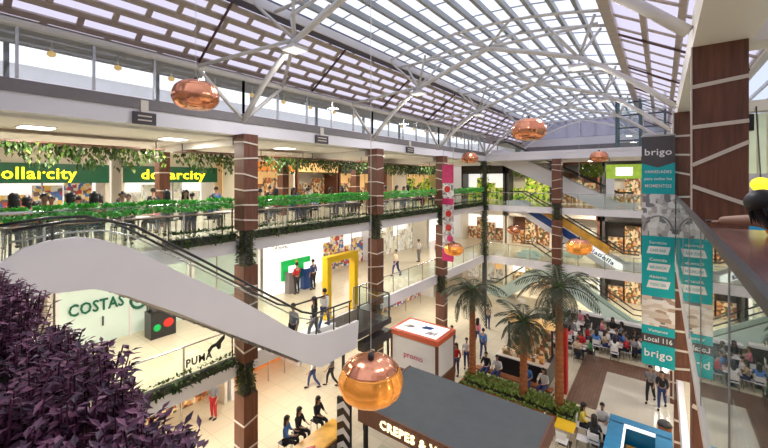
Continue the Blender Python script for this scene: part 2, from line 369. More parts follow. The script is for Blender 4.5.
# ------------------------------------------------------------------ tubular arches
PROF = [(-12, 12.7), (-10.8, 13.85), (-9.2, 14.95), (-5.8, 16.1), (-2.4, 15.05), (-.8, 13.95), (.34, 12.95)]
ordn = ['nearest', 'second', 'third', 'fourth', 'farthest']
for i, y in enumerate([.3, 7.6, 15.0, 22.15, 30.3, 38]):
    if i == 0: continue
    lab = ['', 'white tubular roof arch springing from the first brown column, the nearest one',
           'white tubular roof arch springing from the second brown column',
           'white tubular roof arch springing from the third brown column',
           'white tubular roof arch over the far wing parapet', 'white tubular roof arch beyond the far wing, the most distant one'][i]
    t = thing('roof_arch', lab, 'roof arch', (-6, y, 12.7), 'white tubular roof arches')
    pts = []
    for j in range(len(PROF)-1):
        for q in (0, .5): pts.append((PROF[j][0]*(1-q)+PROF[j+1][0]*q, y, PROF[j][1]*(1-q)+PROF[j+1][1]*q + (.03 if q else 0)))
    pts.append((PROF[-1][0], y, PROF[-1][1]))
    MB().tube(pts, .095, 10).build('main_tube', 'steel', t, True)
    MB().tube([(-10.2, y, 16.14), (-1.8, y, 16.14)], .06, 8).build('tie_tube', 'steel', t, True)
    for s in (-.75, .75):
        MB().tube([(x, y+s, sky_z(x)-.18) for x in xs], .06, 8).build('hoop_tube', 'steel', t, True)
    for (xa, za, xb, zb) in ((-9.2, 15, -10.3, 16.2), (-9.2, 15, -8.4, 16.14), (-5.8, 16.14, -7.0, 16.8), (-5.8, 16.14, -4.6, 16.8), (-2.4, 15.05, -1.8, 16.2), (-2.4, 15.05, -3.3, 16.14)):
        for s in (-.75, .75):
            MB().tube([(xa, y, za), (xb, y+s, zb)], .05, 8).build('web_tube', 'steel', t, True)
    if y < 31:
        for s in (-1, 1):
            MB().tube([(-12, y, 12.75), (-12, y+s*1.7, 14.25)], .07, 8).build('eave_strut', 'steel', t, True)
            MB().tube([(-9.2, y, 15.0), (-12, y+s*1.7, 14.25)], .06, 8).build('eave_strut', 'steel', t, True)

# ------------------------------------------------------------------ columns
def foliage(mb, x0, x1, y0, y1, z0, z1, n, L=.16, W=.07, faces='xyX'):
    for _ in range(n):
        f = R.choice(faces); y = R.uniform(y0, y1); x = R.uniform(x0, x1); z = R.uniform(z0, z1)
        if f == 'x': x = x0; d = (-1, R.uniform(-1, 1), R.uniform(-1, .4))
        elif f == 'X': x = x1; d = (1, R.uniform(-1, 1), R.uniform(-1, .4))
        elif f == 'y': y = y0; d = (R.uniform(-1, 1), -1, R.uniform(-1, .4))
        elif f == 'Y': y = y1; d = (R.uniform(-1, 1), 1, R.uniform(-1, .4))
        else: z = z1; d = (R.uniform(-1, 1), R.uniform(-1, 1), R.uniform(.3, 1.2))
        mb.leaf((x, y, z), d, L*R.uniform(.6, 1.3), W*R.uniform(.7, 1.3))
    return mb
def clad(t, x0, x1, y0, y1, z0, z1, strips, side='X', slant=.12):
    cl = box(x0, x1, y0, y1, z0, z1).build('cladding', 'wood', t)
    for j, (zl, zm, zr) in enumerate(strips):
        s = MB(); xe = x1+.012 if side == 'X' else x0-.012
        if side == 'X':
            s.beam((x0, y0-.012, zl), (x1+.012, y0-.012, zm), .03, .05); s.beam((x1+.012, y0-.012, zm), (x1+.012, y1, zr), .03, .05)
        else:
            s.beam((x0, y0-.012, zl), (x1, y0-.012, zm), .03, .055)
        s.build('pale_strip', 'strip', cl)
def column(x0, x1, y0, y1, lab, seed, side='X', cap=12.2, full=True, capfoliage=True):
    rr = random.Random(seed)
    t = thing('clad_column', lab, 'column', ((x0+x1)/2, (y0+y1)/2, 0), 'brown clad columns')
    def strips(z0, z1, step):
        out = []; z = z0+step*.6
        while z < z1-.15:
            a, b, c = (z+rr.uniform(-.1, .1) for _ in range(3)); out.append((a, b, c)); z += step*rr.uniform(.75, 1.2)
        return out
    core = box(x0+.12, x1-.12, y0+.12, y1-.12, 0, cap).build('core', 'dark', t)
    clad(t, x0, x1, y0, y1, 0, 3.1, strips(0, 3.1, .85), side)
    clad(t, x0, x1, y0, y1, L1, 7.6, strips(L1, 7.6, .8), side)
    clad(t, x0, x1, y0, y1, 8.85, cap, strips(8.85, cap, .62), side)
    for (a, b) in ((3.1, 4.2), (7.6, 8.85)):
        foliage(MB(), x0+.08, x1-.08, y0+.08, y1-.08, a, b, 420, .14, .07, 'xyX').build('leaf_cladding', 'moss', t)['kind'] = 'stuff'
    return t
column(-12.1, -11.5, 7.3, 7.85, 'brown clad column with pale strips, the nearest on the food court side', 1)
column(-12.1, -11.5, 14.75, 15.3, 'brown clad column beside the yellow gate, second on the food court side', 2)
column(-12.1, -11.5, 21.9, 22.45, 'brown clad column behind the pink banner, third on the food court side', 3)
column(-6.65, -6.0, 30.0, 30.6, 'brown clad column standing mid-way along the far wing', 5)
# corner column in green
t = thing('corner_column', 'slim column covered in green leaves at the inner corner of the galleries', 'column', (-11.95, 30.2, 0))
box(-12.15, -11.85, 30.05, 30.35, 0, 12.2).build('core', 'dark', t)
foliage(MB(), -12.2, -11.8, 30.0, 30.4, L1, 12.1, 900, .2, .1, 'xyX').build('leaf_cladding', 'ivy', t)['kind'] = 'stuff'
# near column on the right wing
t = thing('clad_column', 'large dark brown clad column with slanted cream strips by the leaning person', 'column', (.75, 8.1, 0), 'brown clad columns')
for z0, z1, st in ((8.5, 12.75, [(11.45, 11.5, 0), (12.1, 12.18, 0), (10.84, 11.18, 0), (10.5, 10.22, 0), (9.6, 9.75, 0)]),
                   (L1, 8.0, [(7.6, 7.4, 0), (6.95, 6.7, 0), (6.0, 6.2, 0), (5.2, 5.0, 0)]), (0, 3.6, [(3.1, 2.9, 0), (2.2, 2.4, 0), (1.3, 1.1, 0)])):
    cl = box(.40, 1.06, 7.8, 8.4, z0, z1).build('cladding', 'wood', t)
    for (a, b, _) in st: MB().beam((.40, 7.785, a), (1.06, 7.785, b), .03, .06).build('pale_strip', 'strip', cl)
box(.38, .40, 7.78, 7.82, 8.9, 12.75).build('corner_trim', 'strip', t)
box(1.06, 1.12, 7.82, 7.95, 11.35, 11.6).build('camera_box', 'black', t)
for (y, lab, sd) in ((15.0, 'brown clad column beside the teal banner on the right wing', 8), (22.15, 'brown clad column beyond the teal banner, farther along the right wing', 9)):
    rr = random.Random(sd)
    t = thing('clad_column', lab, 'column', (.65, y, 0), 'brown clad columns')
    for z0, z1 in ((8.5, 12.75), (L1, 8.0), (0, 3.6)):
        cl = box(.32, .98, y, y+.6, z0, z1).build('cladding', 'wood', t); z = z0+.4
        while z < z1-.2:
            MB().beam((.32, y-.015, z+rr.uniform(-.1, .1)), (.98, y-.015, z+rr.uniform(-.1, .1)), .03, .06).build('pale_strip', 'strip', cl); z += .62
    box(.28, .32, y-.04, y, 3.6, 12.75).build('corner_trim', 'strip', t)

# ------------------------------------------------------------------ railings, planters, garlands of the left galleries
def railing_y(x, ya, yb, z, h, lab, gl='glass', group='glass railings', railm='chrome', post=1.75, skip=None):
    t = thing('glass_railing', lab, 'railing', (x, (ya+yb)/2, z), group)
    n = max(1, round((yb-ya)/post))
    for j in range(n+1):
        y = ya+(yb-ya)*j/n; MB().box(x-.02, x+.02, y-.025, y+.025, z, z+h).build('post', railm, t)
    for j in range(n):
        a = ya+(yb-ya)*j/n; b = ya+(yb-ya)*(j+1)/n
        MB().box(x-.005, x+.005, a+.03, b-.03, z+.06, z+h-.05).build('glass_pane', gl, t)
    MB().tube([(x, ya, z+h), (x, yb, z+h)], .028, 8).build('top_rail', railm, t)
    return t
def railing_x(y, xa, xb, z, h, lab, group='glass railings', railm='chrome', post=1.75):
    t = thing('glass_railing', lab, 'railing', ((xa+xb)/2, y, z), group)
    n = max(1, round((xb-xa)/post))
    for j in range(n+1):
        x = xa+(xb-xa)*j/n; MB().box(x-.025, x+.025, y-.02, y+.02, z, z+h).build('post', railm, t)
    for j in range(n):
        a = xa+(xb-xa)*j/n; b = xa+(xb-xa)*(j+1)/n
        MB().box(a+.03, b-.03, y-.005, y+.005, z+.06, z+h-.05).build('glass_pane', 'glass', t)
    MB().tube([(xa, y, z+h), (xb, y, z+h)], .028, 8).build('top_rail', railm, t)
    return t
for i in range(4):
    a, b = BAYS[i]+(.35 if i else -3), BAYS[i+1]-.4
    railing_y(-12.07, a, b, L2+.02, 1.3, 'glass railing of the food court level, ' + BAYW[i])
    g = MB(); n = int((b-a)*(300 if a < 14 else 170))
    for _ in range(n):
        y = R.uniform(a, b); th = R.uniform(0, 2*PI); r = .12*math.sqrt(R.random())
        g.leaf((-12.0+r*math.cos(th), y, 9.8+.02*math.sin(y*3)+r*math.sin(th)), (math.cos(th)+.3, R.uniform(-1, 1), math.sin(th)-.2), .14, .09)
    tag(g.build('leaf_garland', 'leaf'), 'bright green leaf garland along the railing top ' + BAYW[i], 'garland', 'green garlands on the food court railing')
    if i:
        t = thing('planter_box', 'low leafy planter at the food court edge, ' + BAYW[i], 'planter', (-11.93, (a+b)/2, L2+.02), 'edge planters')
        aa = a
        box(-12.03, -11.83, aa, b, L2-.02, 8.75).build('box', 'dark', t)
        foliage(MB(), -12.03, -11.82, aa, b, 8.52, 8.85, int((b-aa)*110), .15, .08, 'XXZ').build('trailing_leaves', 'ivy', t)['kind'] = 'stuff'
    else:
        t = thing('planter_box', 'short planter of trailing leaves beside the nearest brown column', 'planter', (-11.93, 6.3, L2+.02), 'edge planters')
        box(-12.03, -11.83, 4.9, 7.2, L2-.02, 8.75).build('box', 'dark', t)
        foliage(MB(), -12.03, -11.82, 4.9, 7.2, 8.5, 8.9, 330, .15, .08, 'XXZ').build('trailing_leaves', 'ivy', t)['kind'] = 'stuff'
    lo = 'railing of the shop level, ' + BAYW[i]
    if i == 1:
        railing_y(-12.07, 13.6, b, L1+.02, 1.05, 'short glass '+lo)
    else:
        railing_y(-12.07, a, b, L1+.02, 1.05, 'steel and glass '+lo)
t = thing('planter_box', 'narrow green planter along the shop level slab edge by the sports logo', 'planter', (-11.93, 5, L1+.02), 'edge planters')
box(-12.03, -11.87, 2.5, 7.2, L1-.1, 4.42).build('box', 'dark', t)
foliage(MB(), -12.03, -11.85, 2.5, 7.2, 4.15, 4.5, 520, .13, .07, 'XXZ').build('trailing_leaves', 'ivy', t)['kind'] = 'stuff'
lg = thing('window_decal', 'black sports logo decal on the shop level glass railing', 'decal', (-12.05, 6, 4.7))
textmesh('PUMA', .34, 'black', (-12.04, 5.6, 4.66), (0, 1, 0), (0, 0, 1), .004, .03, 'lettering', lg, width=.85)
MB().prism([(6.3, 4.95), (6.45, 5.08), (6.6, 5.1), (6.78, 5.22), (6.92, 5.3), (6.9, 5.14), (6.78, 5.02), (6.76, 4.85), (6.66, 4.85), (6.6, 4.98), (6.48, 4.96), (6.36, 4.8)], 'x', -12.045, -12.037).build('leaping_cat', 'black', lg)

railing_x(YF-.05, -11.7, .2, L2+.02, 1.05, 'glass railing along the upper edge of the far wing')
railing_x(YF-.05, -11.7, .2, L1+.02, 1.05, 'glass railing along the lower edge of the far wing')

# ------------------------------------------------------------------ left escalator beside the gallery
UP = [(-1.5, 9.0), (1.28, 9.04), (1.55, 9.25), (1.95, 9.36), (2.4, 9.38), (2.8, 9.28), (3.4, 9.0), (4.4, 8.28), (6.0, 7.2), (7.0, 6.45), (8.2, 5.5), (8.8, 5.15), (9.4, 4.95), (10.2, 4.85), (11.6, 4.8)]
DN = [(11.5, 3.72), (9.45, 3.72), (8.9, 4.05), (7.57, 5.0), (6.0, 6.08), (4.4, 7.2), (3.3, 7.9), (2.7, 8.2), (1.8, 8.28), (-1.5, 8.28)]
XE = -10.0
t = thing('escalator', 'white sided escalator from the food court down to the yellow gate', 'escalator', (-10.8, 5, 0))
MB().prism(UP+DN, 'x', XE-.12, XE).build('side_panel', 'fascia', t)
MB().prism([(y, z-.4) for y, z in UP]+DN, 'x', -11.45, -11.33).build('side_panel', 'fascia', t)
inner = [(-1.5, 8.5), (2.8, 8.5)] + [(8.9, L1+.03), (11.5, L1+.03)] + [(11.5, 3.78), (9.45, 3.78), (2.7, 8.24), (-1.5, 8.32)]
MB().prism(inner, 'x', -11.33, XE-.12).build('deck', 'tile2', t)
st = MB(); n = 22
for j in range(n):
    y = 2.8+j*6.1/n; z = 8.5-(j+.5)*4.2/n
    st.box(-11.15, -10.3, y, y+6.1/n, z-.25, z+.06)
st.build('step_band', 'grey', t)
RAIL = [(1.4, 9.62), (2.2, 9.72), (2.9, 9.70), (3.5, 9.5), (5.2, 8.35), (7.0, 7.1), (8.6, 6.0), (9.2, 5.75), (11.2, 5.7)]
def band(xx, top, bot, nm, m, par):
    g = MB(); k = len(top)
    vs = [(xx-.006, *p) for p in top]+[(xx-.006, *p) for p in bot]
    g.add(vs, [(i, i+1, k+i+1, k+i) for i in range(k-1)]); return g.build(nm, m, par)
BOT = [(1.4, 9.15), (2.2, 9.36), (2.9, 9.26), (3.5, 8.93), (5.2, 7.74), (7.0, 6.45), (8.6, 5.25), (9.2, 4.98), (11.2, 4.8)]
for xx in (XE-.06, -11.39):
    band(xx, RAIL, BOT, 'glass_balustrade', 'glass', t)
    MB().tube([(xx, y, z) for y, z in RAIL], .035, 8).build('handrail', 'black', t, True)
MB().tube([(XE-.25, y, z-.25) for y, z in RAIL], .022, 8).build('inner_rail', 'chrome', t, True)
for y in (2.0, 9.3, 10.2, 11.1): box(XE-.08, XE-.04, y-.02, y+.02, 4.8 if y > 5 else 9.2, 5.7 if y > 5 else 9.7).build('post', 'dark', t)
# connecting landings
struct('floor_landing', box(XL, -11.45, -1.5, 2.6, 8.05, 8.5), 'fascia')
struct('floor_landing', box(XL, -11.45, 9.4, 11.5, 3.75, L1), 'fascia')
struct('floor_landing', box(XL, XE, 11.6, 13.9, 4.0, L1+.01), 'dark')
railing_y(-10.05, 11.6, 13.8, L1+.02, 1.1, 'glass railing at the outer edge of the landing by the yellow gate', railm='dark')
railing_x(13.85, -11.9, -10.1, L1+.02, 1.1, 'glass railing closing the end of the landing by the yellow gate', railm='dark')
t = thing('glass_railing', 'dark post and glass panel at the upper escalator landing edge', 'railing', (-10.9, .4, 8.5), 'glass railings')
box(-10.08, -10.02, .9, .98, 9.0, 10.05).build('post', 'dark', t); box(-10.06, -10.045, -1.4, .9, 9.02, 9.95).build('glass_pane', 'glass', t)
MB().tube([(-10.05, -1.4, 10.0), (-10.05, 1.7, 9.95)], .03, 8).build('top_rail', 'chrome', t)
# dark frame under the landing, beside the second column
t = thing('display_frame', 'dark framed glass display case beneath the landing by the second column', 'display case', (-11.3, 13.4, 0))
for y in (10.8, 12.1, 12.9, 13.8): box(-10.16, -10.08, y-.05, y+.05, 0, 3.7).build('post', 'dark', t)
box(-10.12, -10.1, 12.1, 13.8, .05, 3.6).build('glass_pane', 'glass', t); box(-10.4, -10.0, 12.0, 13.9, 3.3, 3.7).build('header', 'dark', t)

# ------------------------------------------------------------------ shops
def shop_y(x, ya, yb, z0, z1, lab, wallm='lit_white', goods='goods1', sign=None, signm='lit_white', boardm='dark', frame='white', nmul=2, depth=1.6, open_=(.12, .88), top=.74, side=True):
    """shopfront in a plane of constant x, opening toward +x"""
    t = thing('storefront', lab, 'shop', (x, (ya+yb)/2, z0), 'storefronts')
    H = z1-z0
    box(x-depth-.1, x-depth, ya, yb, z0, z1).build('back_wall', wallm, t)
    box(x-depth, x, ya, ya+.15, z0, z1).build('side_pier', frame, t); box(x-depth, x, yb-.15, yb, z0, z1).build('side_pier', frame, t)
    box(x-.15, x+.02, ya, yb, z0+H*top, z1).build('header', frame, t)
    if sign is not None or boardm:
        box(x+.02, x+.12, ya+.1, yb-.1, z0+H*top+.05, z0+H*top+.75).build('sign_board', boardm or frame, t)
    if sign: textmesh(sign, .5, signm, (x+.14, (ya+yb)/2, z0+H*top+.24), (0, 1, 0), (0, 0, 1), .02, .02, 'lettering', t, True)
    if goods:
        n = max(2, int((yb-ya)/1.2))
        for j in range(n):
            a = ya+.3+(yb-ya-.6)*j/n; b = a+(yb-ya-.6)/n-.12
            box(x-depth+.02, x-depth+.4, a, b, z0+.02, z0+H*(.38+.25*((j*7) % 3)/2)).build('display_shelf', goods, t)
    for j in range(1, nmul):
        y = ya+(yb-ya)*j/nmul; box(x-.04, x, y-.03, y+.03, z0+.02, z0+H*top).build('mullion', 'chrome', t)
    return t
# food court level, plane x = -24
def signboard(ya, yb, lab, txt, w, ty, icon=None):
    t = thing('shop_sign', lab, 'sign', (-23.9, (ya+yb)/2, 10.5), 'green discount store signs')
    box(-23.95, -23.75, ya, yb, 10.45, 11.4).build('board', 'darkgreen', t)
    textmesh(txt, .78, 'signyellow', (-23.72, ty, 10.66), (0, 1, 0), (0, 0, 1), .03, .018, 'lettering', t, width=w)
    if icon: MB().ell((-23.7, icon, 10.95), (.06, .28, .28), 14, 10).build('round_icon', 'signyellow', t)
signboard(-1.0, 7.05, 'long dark green shop sign with yellow letters, nearer the purple planter', 'dollarcity', 3.1, 2.55)
signboard(7.75, 13.1, 'dark green sign with yellow letters, partly behind a slim brown pillar', 'dollarcity', 3.7, 8.55)
shop_y(-24, -1, 7.1, L2, 12.1, 'wide discount store front under the long green sign', 'lit_white', 'goods1', None, boardm=None, frame='cream', nmul=3, top=.78)
shop_y(-24, 7.7, 13.1, L2, 12.1, 'discount store front under the second green sign', 'lit_white', 'goods3', None, boardm=None, frame='cream', nmul=2, top=.78)
shop_y(-22, 13.4, 18.2, L2, 12.1, 'food counter with orange backlit menu boards', 'lit_warm', 'goods2', None, boardm='orange', frame='cream', nmul=1)
shop_y(-22, 18.4, 22.8, L2, 12.1, 'food counter with pale wall and warm lights', 'cream', 'goods2', None, boardm='lit_warm', frame='wood', nmul=1)
shop_y(-22, 23, 29.8, L2, 12.1, 'food counter with amber glow behind the third column', 'lit_warm', 'goods2', None, boardm='dark', frame='wood', nmul=2)
shop_y(-20, 30.3, 37.5, L2, 12.1, 'food counter at the deep corner of the food court', 'lit_warm', 'goods4', None, boardm='dark', frame='cream', nmul=2)
for (y, lab) in ((7.35, 'slim brown pillar in front of the green signs'), (14.0, 'slim brown pillar by the orange menu boards'), (20.5, 'slim brown pillar between the warm food counters')):
    t = thing('pillar', lab, 'pillar', (-18, y, L2)); box(-18.25, -17.75, y-.22, y+.22, L2+.012, 11.85).build('shaft', 'wood', t)
    for z in (10.1, 10.9, 11.6): box(-18.27, -17.73, y-.24, y+.24, z, z+.05).build('pale_strip', 'strip', t)
# shop level, plane x = -17.5
t = thing('storefront', 'pale storefront with dark green lettering behind the escalator', 'shop', (-17.5, 5, L1), 'storefronts')
box(-17.6, -17.45, 3.6, 8.2, L1, 8.0).build('glass_wall', 'frost', t)
for y in (3.6, 5.9, 7.05, 8.2): box(-17.45, -17.38, y-.05, y+.05, L1, 8.0).build('mullion', 'white', t)
textmesh('COSTAS', .62, 'signgreen', (-17.4, 3.9, 5.55), (0, 1, 0), (0, 0, 1), .02, .015, 'lettering', t, width=1.75)
MB().tube([(-17.4, 6.2+.30*math.sin(a), 5.62+.32*math.cos(a)) for a in [x*PI/10 for x in range(2, 19)]], .06, 8).build('round_logo', 'signgreen', t)
box(-17.43, -17.39, 4.9, 6.2, 6.7, 6.85).build('small_print', 'signgreen', t)
for y, in ((4.95,), (6.5,)):
    MB().tube([(-17.36, y, 4.95), (-17.36, y, 5.3)], .03, 6).build('door_handle', 'dark', t)
shop_y(-17.5, -1, 3.5, L1, 8.0, 'shop with red and yellow window goods beside the pale storefront', 'lit_white', 'goods1', None, boardm='cream', frame='cream')
shop_y(-17.5, 8.4, 12.1, L1, 8.0, 'bright pale green glass shopfront seen through the escalator glass', 'frost', None, None, boardm='frost', frame='white', nmul=3)
t = thing('atm_wall', 'white wall with two cash machines under a green panel', 'cash machine wall', (-17, 13.9, L1))
box(-17.4, -17, 12.2, 16.3, L1+.01, 8.0).build('wall_panel', 'lit_white', t)
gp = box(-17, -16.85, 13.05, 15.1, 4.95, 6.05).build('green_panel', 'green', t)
box(-16.85, -16.83, 13.98, 14.1, 5.1, 6.0).build('stripe', 'yellow', gp)
for y, m in ((13.5, 'grey'), (14.6, 'navy')):
    c = box(-16.86, -16.5, y-.27, y+.27, L1+.02, 5.45).build('cash_machine', m, t); box(-16.6, -16.48, y-.22, y+.22, 5.45, 5.8).build('screen', 'lit_white', c)
textmesh('24 horas', .3, 'grey', (-16.98, 12.5, 6.75), (0, 1, 0), (0, 0, 1), .01, .0, 'lettering', t)
shop_y(-17.5, 16.5, 22.6, L1, 8.0, 'clothing shop with colourful racks behind the yellow gate', 'lit_white', 'goods1', None, boardm='redtrim', frame='white')
shop_y(-17.5, 22.8, 30, L1, 8.0, 'bright shop with floral window display behind the third column', 'lit_white', 'goods3', None, boardm='white', frame='cream', nmul=3)
shop_y(-17.5, 30.3, 37.5, L1, 8.0, 'blank bright shopfront at the corner of the shop level', 'lit_white', None, None, boardm='lit_white', frame='white', nmul=3)
t = thing('apple_kiosk', 'small black box stand with a red round logo before the pale storefront', 'stand', (-16.2, 6.5, L1), None)
box(-16.7, -16.1, 6.15, 7.1, L1+.015, 5.3).build('cabinet', 'black', t)
MB().ell((-16.08, 6.8, 4.8), (.03, .2, .18), 14, 10).build('round_logo', 'red', t)
MB().ell((-16.08, 6.38, 4.7), (.03, .14, .14), 14, 10).build('green_logo', 'green', t)
box(-16.6, -16.2, 6.25, 7.0, 5.3, 5.45).build('top_tray', 'dark', t)
# ground level, plane x = -16.5
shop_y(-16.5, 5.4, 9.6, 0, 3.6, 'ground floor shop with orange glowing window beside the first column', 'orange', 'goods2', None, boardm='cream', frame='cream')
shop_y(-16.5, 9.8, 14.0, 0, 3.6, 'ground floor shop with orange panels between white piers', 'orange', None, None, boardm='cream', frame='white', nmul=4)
shop_y(-16.5, 14.2, 20.2, 0, 3.6, 'white ground floor shopfront behind the crepe kiosk', 'lit_white', 'goods3', None, boardm='white', frame='white')
shop_y(-16.5, 20.4, 29.5, 0, 3.6, 'ground floor shopfront with white tables behind the white kiosk', 'lit_white', 'goods1', None, boardm='green', frame='white', nmul=4)
# far wing shops, plane y = 37
def shop_x(y, xa, xb, z0, z1, lab, wallm, goods, boardm, frame, depth=1.5, top=.74):
    t = thing('storefront', lab, 'shop', ((xa+xb)/2, y, z0), 'storefronts'); H = z1-z0
    box(xa, xb, y+depth, y+depth+.1, z0, z1).build('back_wall', wallm, t)
    box(xa, xa+.18, y, y+depth, z0, z1).build('side_pier', frame, t); box(xb-.18, xb, y, y+depth, z0, z1).build('side_pier', frame, t)
    box(xa, xb, y, y+.15, z0+H*top, z1).build('header', frame, t)
    if boardm: box(xa+.3, xb-.3, y-.1, y, z0+H*top+.1, z0+H*top+.7).build('sign_board', boardm, t)
    if goods:
        n = max(2, int((xb-xa)/1.1))
        for j in range(n):
            a = xa+.3+(xb-xa-.6)*j/n; b = a+(xb-xa-.6)/n-.15
            box(a, b, y+depth-.45, y+depth-.02, z0+.02, z0+H*(.35+.28*((j*5) % 3)/2)).build('display_shelf', goods, t)
    return t
FW = [(-17.3, -12.6), (-12.4, -8.2), (-8, -4.3), (-4.1, .3), (.5, 5)]
for k, (z0, z1, lv) in enumerate(((L2, 12.2, 'upper'), (L1, 8.0, 'middle'), (0, 3.6, 'ground'))):
    sp = [[('lit_white', 'goods4', 'dark', 'dark'), ('cream', 'goods4', 'dark', 'dark'), ('wood', 'goods2', 'dark', 'wood'), ('cream', 'goods2', 'dark', 'dark'), ('lit_white', 'goods3', 'white', 'white')],
          [('lit_white', 'goods2', 'cream', 'cream'), ('wood', 'goods2', 'cream', 'cream'), ('cream', 'goods3', 'cream', 'wood'), ('dark', 'goods2', 'dark', 'dark'), ('lit_white', 'goods3', 'white', 'white')],
          [('lit_warm', 'goods3', 'cream', 'cream'), ('lit_white', 'goods2', 'white', 'cream'), ('frost', 'goods3', 'cream', 'white'), ('dark', 'goods2', 'dark', 'dark'), ('lit_white', 'goods3', 'white', 'white')]][k]
    for j, ((xa, xb), (a, b, c, d)) in enumerate(zip(FW, sp)):
        shop_x(37, xa, xb, z0+.01, z1, '%s floor shop of the far wing, %s' % (lv, ['behind the inner corner', 'next to the inner corner', 'behind the brown column', 'behind the escalators', 'beyond the teal banner'][j]), a, b, c, d)

# ------------------------------------------------------------------ far escalators
def esc_x(lab, xa, za, xb, zb, y0, y1, sidem, thick=.9, ext=1.2):
    t = thing('escalator', lab, 'escalator', ((xa+xb)/2, (y0+y1)/2, min(za, zb)), 'far wing escalators')
    s = 1 if xb > xa else -1
    top = [(xa-s*ext, za+.35), (xa, za+.35), (xb, zb+.35), (xb+s*ext, zb+.35)]; bot = [(xb+s*ext, zb-.5), (xb-s*.4, zb-.5), (xa-s*.2, za-thick+.2), (xa-s*ext, za-thick+.2)]
    for (a, b) in ((y0, y0+.1), (y1-.1, y1)): MB().prism(top+bot, 'y', a, b).build('side_panel', sidem, t)
    it = [(xa-s*ext, za), (xa, za), (xb, zb), (xb+s*ext, zb)]; MB().prism(it+bot, 'y', y0+.1, y1-.1).build('deck', 'grey', t)
    rail = [(xa-s*ext*.8, za+1.1), (xa, za+1.1), (xb, zb+1.1), (xb+s*ext*.8, zb+1.1)]
    bl = [(xa-s*ext*.8, za+.35), (xa, za+.35), (xb, zb+.35), (xb+s*ext*.8, zb+.35)]
    for yy in (y0+.05, y1-.05):
        g = MB(); g.add([(x, yy, z) for x, z in rail]+[(x, yy, z) for x, z in bl], [(i, i+1, 5+i, 4+i) for i in range(3)]); g.build('glass_balustrade', 'glass', t)
        MB().tube([(x, yy, z) for x, z in rail], .05, 8).build('handrail', 'black', t)
    return t
esc_x('white escalator descending from the roof level in the far wing', -11, 12.9, -2.6, 8.55, 32.2, 33.6, 'fascia', 1.2)
e2 = esc_x('escalator with navy and orange advertising on its side in the far wing', -9.2, 8.55, -2.2, 4.3, 31.0, 32.4, 'fascia', .9)
sl = (4.3-8.55)/7.0
def ez(x): return 8.55+sl*(x+9.2)
MB().prism([(-8.6, ez(-8.6)+.3), (-4.6, ez(-4.6)+.3), (-4.6, ez(-4.6)-.3), (-8.6, ez(-8.6)-.3)], 'y', 30.96, 31.0).build('navy_print', 'navy', e2)
MB().prism([(-7.4, ez(-7.4)+1.05), (-3, ez(-3)+1.05), (-3, ez(-3)+.4), (-7.4, ez(-7.4)+.4)], 'y', 30.99, 31.02).build('orange_print', 'ocherwood', e2)
MB().prism([(-4.6, ez(-4.6)+.3), (-2.2, ez(-2.2)+.3), (-2.2, ez(-2.2)-.25), (-4.6, ez(-4.6)-.25)], 'y', 30.96, 31.0).build('white_print', 'lit_white', e2)
textmesh('Falabella', .42, 'navy', (-4.6, 30.94, ez(-4.6)-.15), (1, 0, sl), (-sl, 0, 1), .01, .02, 'lettering', e2, width=2.1)
esc_x('dark escalator running down to the ground floor in the far wing', -8.4, 4.3, -1.6, .05, 31.2, 32.6, 'frost', .9)
esc_x('pale green glass escalator at the inner corner of the shop level', -6.4, 4.3, -12.2, .05, 33.4, 34.8, 'frost', .9)
t = thing('hanging_sign', 'lime green and white sign hanging in the upper far wing', 'sign', (-2.1, 31, 11))
box(-3.2, -.9, 30.9, 31.0, 10.7, 11.7).build('lime_board', 'lime', t); box(-2.6, -1.6, 30.87, 30.9, 10.9, 11.5).build('white_board', 'lit_white', t); box(-3.2, -2.7, 30.9, 31.0, 9.4, 10.7).build('white_tag', 'white', t)
MB().tube([(-3.0, 30.95, 11.7), (-3.0, 30.95, 12.2)], .02, 6).build('hanger', 'dark', t); MB().tube([(-1.1, 30.95, 11.7), (-1.1, 30.95, 12.2)], .02, 6).build('hanger', 'dark', t)

# ------------------------------------------------------------------ right wing: balustrade, counter, shop box
t = thing('glass_balustrade', 'tall reflective glass balustrade along the right wing gallery', 'balustrade', (.37, 9, 8.0))
yy = [1.2, 3.3, 5.5, 7.7, 9.8, 12.0, 14.2, 16.6, 19, 21.4, 23.8, 26.2, 28.6, 30.1]
for i in range(len(yy)-1): box(.355, .367, yy[i]+.015, yy[i+1]-.015, 8.02, 10.05).build('glass_pane', 'mirror_glass', t)
box(.34, .39, 1.2, 30.1, 10.05, 10.12).build('top_rail', 'dark', t); box(.33, .40, 1.2, 30.1, 7.95, 8.05).build('bottom_rail', 'strip', t)
for y in yy[1:-1]: box(.35, .372, y-.012, y+.012, 8.05, 10.05).build('joint_post', 'chrome', t)
t = thing('bar_counter', 'reddish terrazzo bar counter behind the glass, under the leaning arm', 'counter', (.85, 3.4, 8.5))
box(.40, 1.06, 1.2, 5.6, 9.97, 10.06).build('counter_top', 'terrazzo', t); MB().tube([(.40, 1.2, 10.06), (.40, 5.6, 10.06)], .03, 8).build('front_rail', 'chrome', t)
box(.55, .95, 1.5, 5.4, 8.52, 9.97).build('counter_base', 'dark', t)
t = thing('market_stall', 'stall with pale green slatted panel and yellow lamp beyond the near column', 'stall', (3.4, 12.5, 8.5))
s = MB()
for i in range(26): s.box(1.3+i*.17, 1.42+i*.17, 12.1, 12.16, 10.75, 12.15)
s.build('slat_panel', mat('pale_green_slat', (.55, .62, .45), .5, emit=.15, var=.05), t); box(1.3, 5.8, 12.16, 12.22, 10.75, 12.15).build('panel_back', 'cream', t)
for x in (1.35, 5.7): box(x-.06, x+.06, 12.1, 12.25, 8.52, 12.2).build('post', 'cream', t)
